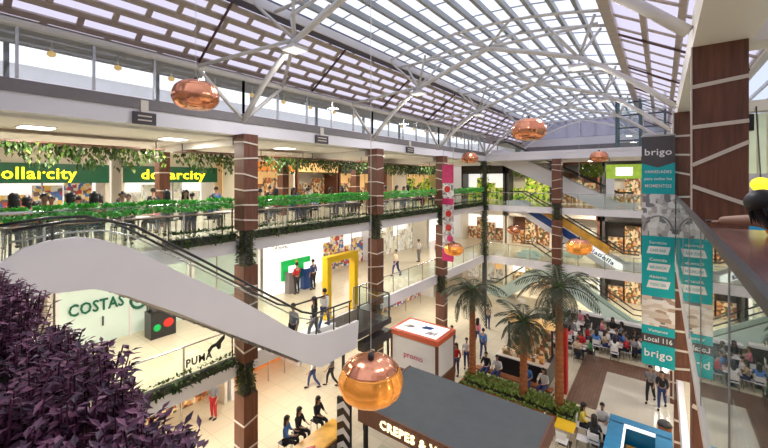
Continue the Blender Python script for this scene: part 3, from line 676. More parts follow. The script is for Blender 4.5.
MB().ell((1.75, 11.5, 10.5), (.18, .18, .16)).build('yellow_lamp', 'signyellow', t, True); MB().tube([(1.75, 11.5, 10.6), (1.75, 12.0, 12.3)], .015, 6).build('lamp_cord', 'dark', t)
box(1.3, 5.8, 12.3, 13.3, 8.52, 9.6).build('counter', 'blue', t)
shop_r = thing('storefront', 'pale shopfront wall of the right wing behind the near column', 'shop', (7.8, 14, 8.5), 'storefronts')
box(7.6, 7.98, 2, 29, L2+.02, 12.2).build('glass_wall', 'frost', shop_r)
shop_r2 = thing('storefront', 'lower storefront of the right wing below the counter level', 'shop', (6, 14, L1), 'storefronts')
box(5.8, 6, 2, 30, L1+.02, 8.0).build('glass_wall', 'goods3', shop_r2)
shop_r3 = thing('storefront', 'ground storefront of the right wing beside the light floor', 'shop', (6, 14, 0), 'storefronts')
box(5.8, 6, 2, 30, .02, 3.6).build('glass_wall', 'goods3', shop_r3)

# ------------------------------------------------------------------ banners
by, bx0, bx1 = 14.75, -.50, .26
BW = bx1-bx0
t = thing('hanging_banner', 'tall teal and charcoal advertising banner hanging by the right wing column', 'banner', (-.1, by, 4.6))
bx0 = -.52; bx1 = .34
box(bx0, bx1, by, by+.04, 4.62, 12.0).build('banner_cloth', 'teal', t)
MB().prism([(bx0, 12.0), (bx1, 12.0), (bx1, 11.15), ((bx0+bx1)/2, 11.0), (bx0, 11.15)], 'y', by-.01, by).build('charcoal_header', 'bannergrey', t)
box(bx0, bx1, by-.01, by, 8.8, 10.15).build('printed_photo', 'photo', t)
MB().tube([((bx0+bx1)/2+.38*math.cos(a), by-.02, 8.95+.5*math.sin(a)) for a in [i*PI/10 for i in range(0, 11)]], .025, 6).build('photo_bowl', 'grey', t)
box(bx0, bx1, by-.01, by, 5.9, 6.85).build('printed_photo', 'photo2', t)
box(bx0, bx1, by-.01, by, 5.33, 5.62).build('charcoal_band', 'bannergrey', t)
cx = (bx0+bx1)/2
def bt(txt, size, z, m='white', wd=None): textmesh(txt, size, m, (cx, by-.015, z), (1, 0, 0), (0, 0, 1), .003, .01, 'lettering', t, True, wd)
bt('brigo', .3, 11.4, wd=.7); bt('VARIEDADES', .13, 10.82, wd=.7); bt('para todos los', .13, 10.6, wd=.7); bt('MOMENTOS', .15, 10.36, wd=.68)
for z, a, b in ((8.55, 'Servicio', 'CAFE BAR'), (8.0, 'Comida', 'BRUNCH'), (7.45, 'Abierto', 'TODO DIA')):
    bt(a, .13, z, wd=.45)
    MB().prism([(cx-.3, z-.32), (cx+.26, z-.32), (cx+.32, z-.08), (cx-.24, z-.08)], 'y', by-.012, by).build('white_label', 'white', t)
    bt(b, .13, z-.25, 'teal', .42)
bt('Visitanos', .12, 5.72, wd=.5); bt('Local 116', .22, 5.4, wd=.72); bt('brigo', .34, 4.9, wd=.72)
for x in (bx0+.05, bx1-.05): MB().tube([(x, by+.02, 12.0), (x, by+.02, 12.88)], .012, 6).build('cable', 'chrome', t)
box(bx0-.02, bx1+.02, by-.015, by+.05, 12.0, 12.05).build('top_bar', 'chrome', t)
box(bx0, .42, by, by+.04, 12.86, 12.9).build('bracket', 'chrome', t)
t = thing('hanging_banner', 'narrow magenta floral banner hanging in front of the third brown column', 'banner', (-11.4, 22.0, 5.3))
box(-11.55, -10.75, 21.82, 21.85, 5.3, 11.6).build('banner_cloth', 'photo', t)
for z0, z1 in ((10.4, 11.6), (9.0, 9.4), (5.3, 6.1)): box(-11.56, -10.74, 21.80, 21.82, z0, z1).build('magenta_block', 'pink', t)
for z in (10.0, 8.4, 7.5, 6.8): MB().ell((-11.15+R.uniform(-.2, .2), 21.8, z), (.22, .02, .22)).build('flower_print', 'red' if z > 7 else 'pink', t)
for x in (-11.5, -10.8): MB().tube([(x, 21.835, 11.6), (x, 21.835, 12.6)], .012, 6).build('cable', 'chrome', t)
box(-12, -10.75, 21.82, 21.86, 12.58, 12.62).build('bracket', 'chrome', t)
for k, (ya, yb, w_) in enumerate(((4.1, 4.7, 'between purple planter and first column'), (11.0, 11.75, 'past the first column'), (18.1, 18.9, 'past the second column'))):
    t = thing('hanging_sign', 'small navy sign board on the roof slab edge, ' + w_, 'sign', (-11.9, (ya+yb)/2, 12.3), 'navy signs on the slab edge')
    box(-11.98, -11.92, ya, yb, 12.2, 12.55).build('board', 'bannergrey', t)
    for z in (12.3, 12.42): box(-11.92, -11.91, ya+.12, yb-.12, z, z+.04).build('text_line', 'strip', t)
    box(-11.97, -11.93, (ya+yb)/2-.1, (ya+yb)/2+.1, 12.55, 12.9).build('camera_bracket', 'cream', t)

# ------------------------------------------------------------------ copper pendants
OUT = [(.04, .5), (.18, .49), (.34, .42), (.45, .28), (.51, .08), (.52, -.08), (.47, -.26), (.37, -.38), (.28, -.43)]
def smooth_profile(P, k=4):
    out = []
    for i in range(len(P)-1):
        p0, p1, p2, p3 = P[max(0, i-1)], P[i], P[i+1], P[min(len(P)-1, i+2)]
        for j in range(k):
            t = j/k; out.append(tuple(.5*(2*b+(c-a)*t+(2*a-5*b+4*c-d)*t*t+(3*b-a-3*c+d)*t**3) for a, b, c, d in zip(p0, p1, p2, p3)))
    return out+[P[-1]]
OUT = [(r, q*.74) for r, q in OUT]
def pendant(x, y, z, s, ztop, lab):
    s *= .94
    if SX0 < x < SX1: ztop = sky_z(x)+.1
    t = thing('pendant_lamp', lab, 'pendant lamp', (x, y, z), 'copper pendant lamps')
    MB().lathe([(r*s, q*s) for r, q in smooth_profile(OUT[:4])], (x, y, z), 72, 12, .03).build('copper_shade', 'copper', t, True)
    MB().lathe([(r*s, q*s) for r, q in smooth_profile(OUT[3:])], (x, y, z), 72, 12, .03).build('lower_bowl', 'copper_lit' if s > 1 and y > 5 and z < 7.2 else 'copper', t, True)
    MB().tube([(x, y, z+.36*s), (x, y, ztop)], .006, 6).build('cable', 'steel', t)
    MB().lathe([(.06*s, .36*s), (.05*s, .42*s), (.02*s, .46*s)], (x, y, z), 12).build('cap', 'dark', t, True)
M['copper_lit'] = mat('copper_amber_reflection', (.90, .36, .08), .2, .85, emit=.22, ecol=(1, .36, .06), var=.12)  # amber reflection put into the copper as tint and glow
for a in ((-4.05, 5.02, 7.12, 1.12, 16.7, 'large copper pendant lamp above the crepe kiosk roof'),
          (-9.52, 4.68, 12.75, 1.12, 16.4, 'copper pendant lamp high before the food court slab, nearest that side'),
          (-3.59, 12.95, 12.29, 1.12, 16.8, 'copper pendant lamp high in the middle of the atrium'),
          (-10.36, 23.5, 12.09, 1.12, 16.3, 'copper pendant lamp beside the pink banner at roof slab height'),
          (-3.38, 28.75, 12.16, 1.12, 16.6, 'copper pendant lamp in front of the far wing roof slab'),
          (-9.6, 19.5, 6.6, 1.1, 16.4, 'copper pendant lamp beyond the second column at shop level'),
          (-8.9, 28.2, 6.84, 1.0, 16.6, 'copper pendant lamp hanging by the far wing shop level'),
          (-3.45, 21.6, 7.1, 1.25, 16.7, 'copper pendant lamp in front of the orange and navy escalator')):
    pendant(*a)

# ------------------------------------------------------------------ hanging greenery under the food court ceiling
for (a, b, w_) in ((1.6, 6.4, 'over the first green sign'), (7.2, 10.1, 'over the second green sign'), (11, 13.9, 'just past the first column'), (14.4, 18.9, 'between first and second columns'), (20.9, 28, 'past the second column')):
    t = thing('hanging_greenery', 'trellis of hanging green vines under the ceiling, ' + w_, 'hanging plants', (-16, (a+b)/2, 11.7), 'hanging vine trellises')
    tr = box(-16.6, -15.4, a, b, 11.75, 11.8).build('trellis', 'wood', t)
    f = MB()
    for _ in range(int((b-a)*130)):
        x = R.choice((-15.4, -15.4, -15.8, -16.6)); y = R.uniform(a, b); h = R.random()**1.3*(.6+.25*math.sin(y*5))
        f.leaf((x+R.uniform(-.1, .1), y, 11.8-h), (R.uniform(-.6, .8), R.uniform(-.6, .6), -1), .2, .1)
    f.build('vines', 'ivy', t)['kind'] = 'stuff'
    for y in (a+.1, b-.1): MB().tube([(-16, y, 11.8), (-16, y, 12.15)], .02, 6).build('hanger', 'dark', t)
for (xa, xb, z, w_) in ((-11, -8.6, 11.9, 'beside the inner corner'), (-5.5, -3.8, 11.9, 'right of the far column')):
    t = thing('hanging_greenery', 'trellis of lime vines in the upper far wing, ' + w_, 'hanging plants', ((xa+xb)/2, 34, z), 'hanging vine trellises')
    box(xa, xb, 34.2, 35.0, 12.0, 12.05).build('trellis', 'wood', t); MB().tube([((xa+xb)/2, 34.6, 12.05), ((xa+xb)/2, 34.6, 12.22)], .02, 6).build('hanger', 'dark', t); f = MB()
    for _ in range(450): f.leaf((R.uniform(xa, xb), R.uniform(34.2, 35.0), 12-R.random()*1.0), (R.uniform(-.5, .5), R.uniform(-.5, .5), -1), .25, .13)
    f.build('vines', 'hedge', t)['kind'] = 'stuff'

# ------------------------------------------------------------------ ceiling lights
def clight(x, y, z, s, W, lab, col=(1, .93, .82)):
    t = thing('ceiling_light', lab, 'ceiling light', (x, y, z), 'square ceiling lights')
    box(x-s/2-.04, x+s/2+.04, y-s/2-.04, y+s/2+.04, z-.03, z).build('frame', 'white', t)
    box(x-s/2, x+s/2, y-s/2, y+s/2, z-.045, z-.03).build('diffuser', 'lamp', t)
    ld = bpy.data.lights.new('gallery_light', 'AREA'); ld.shape = 'SQUARE'; ld.size = s*.95; ld.energy = W; ld.color = col
    lo = bpy.data.objects.new('light_source', ld); COL.objects.link(lo); lo.parent = t; lo.location = (0, 0, -.06)
BY = ['nearest the planter', 'at the first bay', 'at the second bay', 'at the third bay', 'at the deep end']
for (z, lv, X) in ((12.12, 'food court', (-14.3, -19.5)), (8.02, 'shop level', (-13.6, -16)), (3.65, 'ground floor', (-13.4, -15.6))):
    for xi, x in enumerate(X):
        for i, y in enumerate((2.5, 6.2, 11.2, 18.3, 26)):
            if z < 12 and xi and i % 2: continue
            if z < 9 and xi: continue
            clight(x, y, z, .7, LIGHT_W*(1.0 if z > 12 else 1.0), 'square %s ceiling light %s, %s row' % (lv, BY[i], 'outer' if xi == 0 else 'inner'))
for (z, lv) in ((12.2, 'upper'), (8.02, 'middle'), (3.65, 'ground')):
    for i, x in enumerate((-10, -4.5, 0)):
        clight(x, 35.2, z, .8, LIGHT_W*.9, 'square ceiling light of the far wing, %s floor, %s' % (lv, ['by the inner corner', 'past the column', 'behind the teal banner'][i]))
for (z, lv) in ((8.02, 'middle'), (3.65, 'ground')):
    for i, y in enumerate((6, 13, 22)):
        clight(3, y, z, .7, LIGHT_W, 'square ceiling light of the right wing, %s floor, %s' % (lv, ['near end', 'middle', 'far end'][i]))
clight(3.2, 8.3, 12.75, .6, LIGHT_W*.6, 'square ceiling light on the right wing cross beam')

for y in (7.6, 15.0, 22.15):  # lamps added on the arches to brighten the atrium surfaces
    for x, nm in ((-9.2, 'food court'), (-2.4, 'right wing')):
        t = thing('added_fill_light', 'added small white flood light on the %s roof arch, %s side' % ({7.6: 'first', 15.0: 'second', 22.15: 'third'}[y], nm), 'flood light', (x, y, 14.75), 'arch flood lights')
        MB().box(x-.3, x+.3, y-.3, y+.3, 14.66, 14.74).build('housing', 'white', t); MB().tube([(x, y, 14.74), (x, y, 14.95)], .03, 6).build('bracket', 'steel', t)
        box(x-.27, x+.27, y-.27, y+.27, 14.645, 14.66).build('lens', 'lit_white', t)
        ld = bpy.data.lights.new('fill', 'AREA'); ld.size = .5; ld.energy = FILL_W; ld.color = (.97, .96, 1)
        lo = bpy.data.objects.new('light_source', ld); COL.objects.link(lo); lo.parent = t; lo.location = (0, 0, -.13)

# ------------------------------------------------------------------ kiosks on the ground floor
t = thing('crepe_kiosk', 'dark roofed kiosk with lit crepes and waffles lettering', 'kiosk', (-5.5, 11.1, 0))
KX0, KX1, KY0, KY1 = -8.2, -2.8, 9.55, 12.75
rf = box(KX0, KX1, KY0, KY1, 2.62, 3.0).build('roof', 'roofgrey', t)
box(KX0-.02, KX1+.02, KY0-.06, KY0, 2.45, 3.02).build('fascia_board', 'wood', rf)
box(KX0-.06, KX0, KY0, KY1, 2.45, 3.02).build('fascia_board', 'wood', rf); box(KX1, KX1+.06, KY0, KY1, 2.45, 3.02).build('fascia_board', 'wood', rf)
textmesh('CREPES & WAFFLES', .38, 'signwarm', (-7.28, KY0-.08, 2.6), (1, 0, 0), (0, 0, 1), .015, .022, 'lettering', t, width=3.5)
for x in (KX0+.15, KX1-.15):
    for y in (KY0+.15, KY1-.15): box(x-.06, x+.06, y-.06, y+.06, 0, 2.62).build('post', 'black', t)
box(KX0+.4, KX1-.3, KY0+.2, KY0+.75, .1, 1.0).build('front_counter', 'grey', t)
box(KX0+.35, KX1-.25, KY0+.12, KY0+.8, 1.0, 1.06).build('counter_top', 'chrome', t)
box(KX0+.5, KX0+2.6, KY0+.2, KY0+.6, 1.06, 1.5).build('display_glass', 'glass', t)
box(KX0+.4, KX1-.4, KY1-.5, KY1-.3, .1, 2.4).build('back_panel', 'dark', t)
for i in range(6): MB().ell((KX0+.8+i*.33, KY0+.4, 1.15), (.12, .12, .08)).build('pastry_tray', ['lit_white', 'orange', 'beige' if 0 else 'cream'][i % 3], t, True)
# zig zag panel
t = thing('menu_panel', 'black and white zigzag patterned panel beside the crepe kiosk', 'panel', (-9.3, 9.95, 0))
p = box(-9.6, -8.95, 9.9, 10.0, 0, 2.6).build('panel_board', 'black', t)
for i in range(5):
    z = .2+i*.48; MB().prism([(-9.58, z), (-9.28, z+.2), (-8.97, z), (-8.97, z+.2), (-9.28, z+.42), (-9.58, z+.2)], 'y', 9.885, 9.9).build('white_chevron', 'white', p)
t = thing('serving_counter', 'amber topped serving counter beside the crepe kiosk', 'counter', (-9.8, 9.5, 0))
box(-10.5, -9.8, 7.6, 10.6, .02, .92).build('counter_base', 'wood', t); box(-10.6, -9.68, 7.5, 10.7, .92, 1.0).build('counter_top', 'ocherwood', t)
MB().prism([(-10.2, 8.9), (-9.95, 8.7), (-9.8, 9.0), (-10.0, 9.2)], 'z', 1.0, 1.03).build('menu_card', 'red', t)
# white kiosk with red trim
t = thing('promotion_kiosk', 'white kiosk with red orange roof trim and printed top', 'kiosk', (-9.8, 16.4, 0))
AX0, AX1, AY0, AY1 = -11.2, -8.4, 15.4, 17.3
rf = box(AX0, AX1, AY0, AY1, 2.75, 2.98).build('roof', 'redtrim', t)
box(AX0+.22, AX1-.22, AY0+.22, AY1-.22, 2.98, 3.0).build('roof_print', 'lit_white', rf)
for (x, y, m) in ((-10.5, 16.2, 'photo2'), (-9.6, 16.5, 'navy'), (-9.1, 16.0, 'photo')): MB().prism([(x-.3, y-.2), (x+.25, y-.1), (x+.3, y+.25), (x-.2, y+.2)], 'z', 3.0, 3.01).build('print_patch', m, rf)
for x in (AX0+.1, AX1-.1):
    for y in (AY0+.1, AY1-.1): box(x-.06, x+.06, y-.06, y+.06, 0, 2.75).build('post', 'wood', t)
box(AX0+.16, AX1-.16, AY0+.06, AY0+.12, 1.15, 2.7).build('wall_panel', 'white', t); box(AX1-.12, AX1-.06, AY0+.16, AY1-.16, 1.15, 2.7).build('wall_panel', 'white', t)
box(AX0+.1, AX1-.02, AY0+.02, AY1-.1, .02, 1.1).build('base_counter', 'wood', t)
textmesh('promo', .42, 'pink', (-9.8, AY0+.05, 1.75), (1, 0, 0), (0, 0, 1), .004, 0, 'lettering', t, True, 1.1)
# yellow gate
t = thing('yellow_gate', 'bright yellow rectangular walk-through gate frame at the escalator landing', 'gate', (-12.3, 12.9, L1))
for y in (12.0, 13.85): box(-12.45, -12.1, y-.13, y+.13, L1+.02, 6.8).build('upright', 'yellow', t)
box(-12.45, -12.1, 11.87, 13.98, 6.8, 7.08).build('crossbar', 'yellow', t)
for y in (12.0, 13.85): box(-12.5, -12.05, y-.25, y+.25, L1+.02, L1+.08).build('foot_plate', 'yellow', t)
# black food counter with warm display
t = thing('food_counter', 'black front food counter with orange lit display beyond the palms', 'counter', (-5.5, 20.5, 0))
box(-7.1, -4.6, 19.7, 19.9, .02, 1.15).build('front_panel', 'black', t); box(-4.75, -4.6, 19.9, 21.6, .02, 1.15).build('front_panel', 'black', t); box(-7.1, -6.95, 19.9, 21.6, .02, 1.15).build('front_panel', 'black', t)
box(-7.15, -4.55, 19.65, 20.3, 1.15, 1.2).build('counter_top', 'cream', t); box(-6.9, -4.8, 19.9, 20.25, 1.2, 1.5).build('food_display', 'goods2', t)
box(-6.9, -4.8, 21.4, 21.6, .02, 2.5).build('back_wall', 'goods2', t); box(-7.1, -4.6, 21.3, 21.7, 2.5, 2.9).build('canopy', 'lit_warm', t)
for x in (-7.0, -4.7): box(x-.05, x+.05, 21.3, 21.4, .02, 2.5).build('post', 'dark', t)
t = thing('pillar', 'red illuminated pillar beside the third palm trunk', 'pillar', (-3.9, 20.2, 0))
box(-4.15, -3.75, 20.0, 20.4, 0, 3.4).build('shaft', 'red', t); box(-4.2, -3.7, 19.95, 20.45, 3.3, 3.5).build('cap', 'dark', t)
# planter bed under the palms
t = thing('palm_planter', 'long low wooden planter bed with clipped green hedge under the palms', 'planter', (-6, 17.9, 0))
for (a, b, c, d) in ((-8.2, -2.9, 17.2, 17.3), (-8.2, -2.9, 18.35, 18.45), (-8.2, -8.1, 17.3, 18.35), (-3.0, -2.9, 17.3, 18.35)): box(a, b, c, d, .005, .4).build('side_board', 'trunk', t)
box(-8.1, -3.0, 17.3, 18.35, .01, .34).build('soil', 'soil', t)
foliage(MB(), -8.1, -3.0, 17.3, 18.35, .35, .55, 1500, .2, .1, 'ZZZZyX').build('hedge_leaves', 'hedge', t)['kind'] = 'stuff'
t = thing('bench', 'long terracotta bench in front of the black food counter', 'bench', (-6.2, 19.1, 0))
box(-8.1, -4.2, 18.95, 19.35, .38, .46).build('seat', 'trunk', t)
for x in (-7.9, -6.2, -4.4): box(x-.05, x+.05, 19.0, 19.3, .01, .38).build('leg', 'dark', t)
# blue booth
t = thing('blue_booth', 'blue topped square booth counter with white light strip inside', 'booth', (-.6, 16.6, 0))
bx = [(-1.65, .3, 17.3, 17.75), (-1.65, -1.2, 14.6, 17.3), (-.15, .3, 14.6, 17.3)]
for a, b, c, d in bx:
    q = box(a, b, c, d, .01, .95).build('counter_side', 'blue', t); box(a-.03, b+.03, c-.03, d+.03, .95, 1.0).build('counter_top', 'blue', q)
box(-1.17, -.18, 17.2, 17.27, .93, 1.04).build('light_strip', 'lit_white', t); box(-1.17, -1.1, 14.6, 17.2, .93, 1.04).build('light_strip', 'lit_white', t)
box(-1.1, -.2, 14.6, 17.1, .3, .36).build('inner_table', 'ocherwood', t)
t = thing('waste_bin', 'brown lidded bin on the wooden floor behind the blue booth', 'bin', (.1, 18.6, 0))
MB().lathe([(.2, 0.02), (.24, .8)], (.1, 18.6, 0), 16).build('bin_body', 'trunk', t, True); MB().lathe([(.26, .8), (.2, .9), (.02, .93)], (.1, 18.6, 0), 16).build('lid', 'dark', t, True)

# ------------------------------------------------------------------ palms
def frond_mesh(L, seed):
    rr = random.Random(seed); mb = MB(); pts = []; droop = rr.uniform(.55, .95)
    for i in range(11):
        s = i/10; pts.append(Vector((L*s*(1-.22*s), 0, L*(.42*s-droop*s*s))))
    mb.tube(pts, [.035*(1-i/11)+.006 for i in range(11)], 5)
    for i in range(1, 17):
        s = i/16.5; j = min(9, int(s*10)); f = s*10-j; p = pts[j].lerp(pts[j+1], f); d = (pts[j+1]-pts[j]).normalized()
        W = L*.30*math.sin(PI*min(1, .15+s*.85))**.6
        for sd in (-1, 1):
            dr = (d*.55+Vector((0, sd, 0))*.8+Vector((0, 0, -.35))).normalized()
            mb.leaf(p, dr, W*rr.uniform(.8, 1.1)+.08, .055, Vector((0, 0, 1)))
    return mb
def palm(x, y, h, L, lab, seed):
    rr = random.Random(seed); t = thing('palm_tree', lab, 'palm tree', (x, y, .4), 'palm trees in the planter bed')
    pts, rad = [], []
    for i in range(int(h/.12)+1):
        z = .4+i*.12; pts.append((x, y, z)); rad.append((.19-.05*(z/h))*(1.06 if i % 2 else .94))
    MB().tube(pts, rad, 14).build('trunk', 'trunk', t)
    MB().ell((x, y, .4+h), (.24, .24, .3)).build('crown_heart', 'ivy', t, True)
    ms = [frond_mesh(L, seed*10+k).mesh('frond', M['palm']) for k in range(4)]
    n = 24
    for k in range(n):
        o = bpy.data.objects.new('frond', ms[k % 4]); COL.objects.link(o); o.parent = t; o.location = (0, 0, h)
        lift = [-.95, -.35, .25][k % 3]+rr.uniform(-.15, .15)
        o.rotation_euler = (0, lift+.35, k*2.399+rr.uniform(-.2, .2)); s = rr.uniform(.85, 1.1); o.scale = (s, s, s)
palm(-7.8, 18.0, 4.5, 1.75, 'tall slim palm with terracotta trunk, beside the white kiosk', 11)
palm(-5.2, 17.9, 3.5, 1.75, 'shortest palm, standing between the two taller palms', 12)
palm(-3.65, 17.9, 5.4, 2.1, 'tallest palm with wide crown in front of the far wing column', 13)

# ------------------------------------------------------------------ people
def skin_mesh(joints, edges, lvl=1, root=0):
    me = bpy.data.meshes.new('sk'); me.from_pydata([j[0] for j in joints], edges, []); me.update()
    o = bpy.data.objects.new('sk', me); COL.objects.link(o)
    o.modifiers.new('s', 'SKIN'); sv = me.skin_vertices[0].data
    for i, j in enumerate(joints): r = j[1]; sv[i].radius = r if isinstance(r, tuple) else (r, r); sv[i].use_root = (i == root)
    if lvl: m = o.modifiers.new('u', 'SUBSURF'); m.levels = lvl; m.render_levels = lvl
    dg = bpy.context.evaluated_depsgraph_get(); dg.update()
    out = bpy.data.meshes.new_from_object(o.evaluated_get(dg)); bpy.data.objects.remove(o)
    vs = [tuple(v.co) for v in out.vertices]; fs = [tuple(p.vertices) for p in out.polygons]; bpy.data.meshes.remove(out)
    return vs, fs
def person_proto(pose, hair='short', seed=0):
    """faces +Y, feet at z = 0 (or seat pose: seat surface at .48); returns root body object with clothing children"""
    lean = Vector((0, 0, 0))
    if pose in ('sit', 'stool'):
        P = dict(pel=(0, 0, .58), sp=(0, .0, .78), ch=(0, .03, 1.0), nk=(0, .05, 1.15), sh=(.17, .03, 1.07), el=(.23, .14, .84), wr=(.15, .37, .82), hd=(.10, .47, .83), hip=(.09, .03, .56), kn=(.12, .44, .56), an=(.12, .42, .1), to=(.13, .58, .03))
        Q = dict(P); Q.update(el=(.25, .08, .82), wr=(.17, .32, .80))
    else:
        P = dict(pel=(0, 0, .93), sp=(0, .01, 1.14), ch=(0, 0, 1.33), nk=(0, .01, 1.47), sh=(.17, 0, 1.39), el=(.22, -.04, 1.12), wr=(.21, .06, .88), hd=(.20, .10, .79), hip=(.09, 0, .9), kn=(.1, .02, .5), an=(.1, -.03, .09), to=(.11, .12, .035))
        Q = dict(P)
        if pose == 'walk':
            P.update(kn=(.1, .18, .53), an=(.1, .22, .1), to=(.11, .38, .06), el=(.21, -.14, 1.13), wr=(.20, -.16, .89), hd=(.2, -.16, .8))
            Q.update(kn=(.1, -.08, .5), an=(.1, -.34, .14), to=(.11, -.24, .04), el=(.21, .10, 1.14), wr=(.19, .26, .93), hd=(.18, .34, .88))
        if pose == 'phone':
            P.update(el=(.22, .06, 1.1), wr=(.10, .27, 1.18), hd=(.06, .33, 1.22)); Q.update(el=(.22, .04, 1.1), wr=(.12, .25, 1.14), hd=(.09, .32, 1.16))
    def V(d, k, s): v = d[k]; return Vector((v[0]*s, v[1], v[2]))
    nk = Vector(P['nk']); hc = nk+Vector((0, .02, .17))
    J = [(Vector(P['pel']), .10), (Vector(P['sp']), (.10, .08)), (Vector(P['ch']), (.115, .085)), (nk, .048), (nk+Vector((0, .01, .07)), .05), (hc+Vector((0, .02, -.05)), (.066, .07)), (hc+Vector((0, .0, .03)), (.076, .09)), (hc+Vector((0, -.01, .09)), (.055, .065))]
    Ed = [(i, i+1) for i in range(7)]
    def limb(chain, root):
        prev = root
        for p, r in chain: J.append((p, r)); Ed.append((prev, len(J)-1)); prev = len(J)-1
        return prev
    for s, D in ((1, P), (-1, Q)):
        limb([(V(D, 'sh', s), .052), (V(D, 'el', s), .040), (V(D, 'wr', s), .026), (V(D, 'hd', s).lerp(V(D, 'wr', s), .35), (.022, .036)), (V(D, 'hd', s), (.014, .036))], 2)
        limb([(V(D, 'hip', s), .085), (V(D, 'kn', s), .056), (V(D, 'an', s), .036), (V(D, 'to', s), (.035, .026))], 0)
    vs, fs = skin_mesh(J, Ed)
    mb = MB(); mb.add(vs, fs)
    mb.ell(hc+Vector((0, .1, -.005)), (.014, .022, .022), 6, 4)                      # nose
    for s in (1, -1): mb.ell(hc+Vector((s*.084, 0, .0)), (.014, .022, .032), 6, 4)    # ears
    for s, D in ((1, P), (-1, Q)):                                                   # five fingers each
        h = V(D, 'hd', s); w_ = V(D, 'wr', s); d = (h-w_).normalized(); side = d.cross(Vector((1, 0, 0)) if pose not in ('sit', 'stool') else Vector((0, 0, 1))).normalized()
        nrm = side.cross(d)
        for q in range(4): a = h+side*(q-1.5)*.018; mb.tube([a, a+d*(.035+.006*(q in (1, 2)))+nrm*.006, a+d*(.058+.01*(q in (1, 2)))+nrm*.018], [.009, .008, .006], 5)
        a = w_.lerp(h, .35)+side*.03; mb.tube([a, a+side*.025+d*.03, a+side*.03+d*.055], [.011, .009, .007], 5)
    body = bpy.data.objects.new('person', mb.mesh('person_body', M['skin'], True)); COL.objects.link(body)
    def child(nm, vs_, fs_, m, sm=True):
        q = MB(); q.add(vs_, fs_); o = bpy.data.objects.new(nm, q.mesh(nm, M[m], sm)); COL.objects.link(o); o.parent = body; return o
    # shirt: torso and upper arms
    J = [(Vector(P['pel'])+Vector((0, 0, .02)), (.125, .115)), (Vector(P['sp']), (.125, .105)), (Vector(P['ch']), (.14, .108)), (nk+Vector((0, 0, -.03)), .062)]; Ed = [(0, 1), (1, 2), (2, 3)]
    for s, D in ((1, P), (-1, Q)):
        limb([(V(D, 'sh', s), .066), (V(D, 'el', s), .053), (V(D, 'el', s).lerp(V(D, 'wr', s), .45), .046)], 2)
    child('shirt', *skin_mesh(J, Ed), 'c_grey')
    J = [(Vector(P['pel']), (.125, .115))]; Ed = []
    for s, D in ((1, P), (-1, Q)): limb([(V(D, 'hip', s), .1), (V(D, 'kn', s), .07), (V(D, 'an', s), .052)], 0)
    child('trousers', *skin_mesh(J, Ed), 'c_navy')
    for s, D in ((1, P), (-1, Q)):
        a, b = V(D, 'an', s), V(D, 'to', s); q = MB(); q.ell((a+b)/2+Vector((0, .01, -.015)), (.048, .13, .045), 10, 6); child('shoe', q.v, q.f, 'c_black')
    q = MB()                                                                          # hair: cap over the skull
    for i in range(7):
        pass
    n, m_ = 14, 8; vs = []; fs = []
    for i in range(m_+1):
        a = PI*.62*i/m_
        for k in range(n):
            th = 2*PI*k/n; front = max(0, math.sin(th)); a2 = a*(1-.38*front)
            vs.append(hc+Vector((.094*math.sin(a2)*math.cos(th), .106*math.sin(a2)*math.sin(th)-.012, .02+.118*math.cos(a2))))
    fs = [(i*n+k, i*n+(k+1) % n, (i+1)*n+(k+1) % n, (i+1)*n+k) for i in range(m_) for k in range(n)]
    if hair == 'long':
        o0 = len(vs); r2 = [(.09, -.06), (.10, -.16), (.095, -.28), (.05, -.36)]
        for (rx, dz) in [(.092, .02)]+r2:
            for k in range(9):
                th = PI+PI*k/8; vs.append(hc+Vector((rx*math.cos(th), rx*1.15*math.sin(th)-.01, dz)))
        for i in range(4): fs += [(o0+i*9+k, o0+i*9+k+1, o0+(i+1)*9+k+1, o0+(i+1)*9+k) for k in range(8)]
    h = child('hair', vs, fs, 'hair')
    if hair == 'long': md = h.modifiers.new('thickness', 'SOLIDIFY'); md.thickness = .02
    return body
PROTO = {}
def person(pose, x, y, z, face, top, bot, lab, group=None, hair='short', sk='skin', s=1.0):
    """face: heading in degrees, 0 looks along +Y, 90 along -X"""
    k = (pose, hair)
    if k not in PROTO: PROTO[k] = [person_proto(pose, hair), False]
    p, used = PROTO[k]; o = copy_tree(p) if used else p; PROTO[k][1] = True
    o.location = (x, y, z); o.rotation_euler = (0, 0, math.radians(face)); o.scale = (s, s, s)
    def setm(ob, m):
        ob.material_slots[0].link = 'OBJECT'; ob.material_slots[0].material = M[m]
    setm(o, sk)
    for c in o.children:
        if c.name.startswith('shirt'): setm(c, 'c_'+top)
        if c.name.startswith('trousers'): setm(c, 'c_'+bot)
    tag(o, lab, 'person', group); return o

# furniture prototypes
def chair_proto(m='black', seatz=.45, backh=.85, name='dining_chair'):
    t = bpy.data.objects.new(name, None); COL.objects.link(t)
    box(-.2, .2, -.2, .2, seatz, seatz+.03).build('seat', m, t)
    if backh: box(-.19, .19, -.21, -.18, seatz+.15, backh).build('backrest', m, t)
    for sx in (-1, 1):
        for sy in (-1, 1): MB().beam((sx*.17, sy*.17, seatz), (sx*.2, sy*.2, 0), .025, .025).build('leg', 'chrome', t)
    return t
CH = {}
def chair(x, y, z, face, lab, group, kind='white'):
    if kind not in CH:
        CH[kind] = [chair_proto({'white': 'white', 'black': 'black', 'yellow': 'yellow'}[kind]) if kind != 'stool' else chair_proto('black', .75, 0, 'bar_stool'), False]
    p, used = CH[kind]; o = copy_tree(p) if used else p; CH[kind][1] = True
    o.location = (x, y, z); o.rotation_euler = (0, 0, math.radians(face)); tag(o, lab, 'stool' if kind == 'stool' else 'chair', group); return o
TB = {}
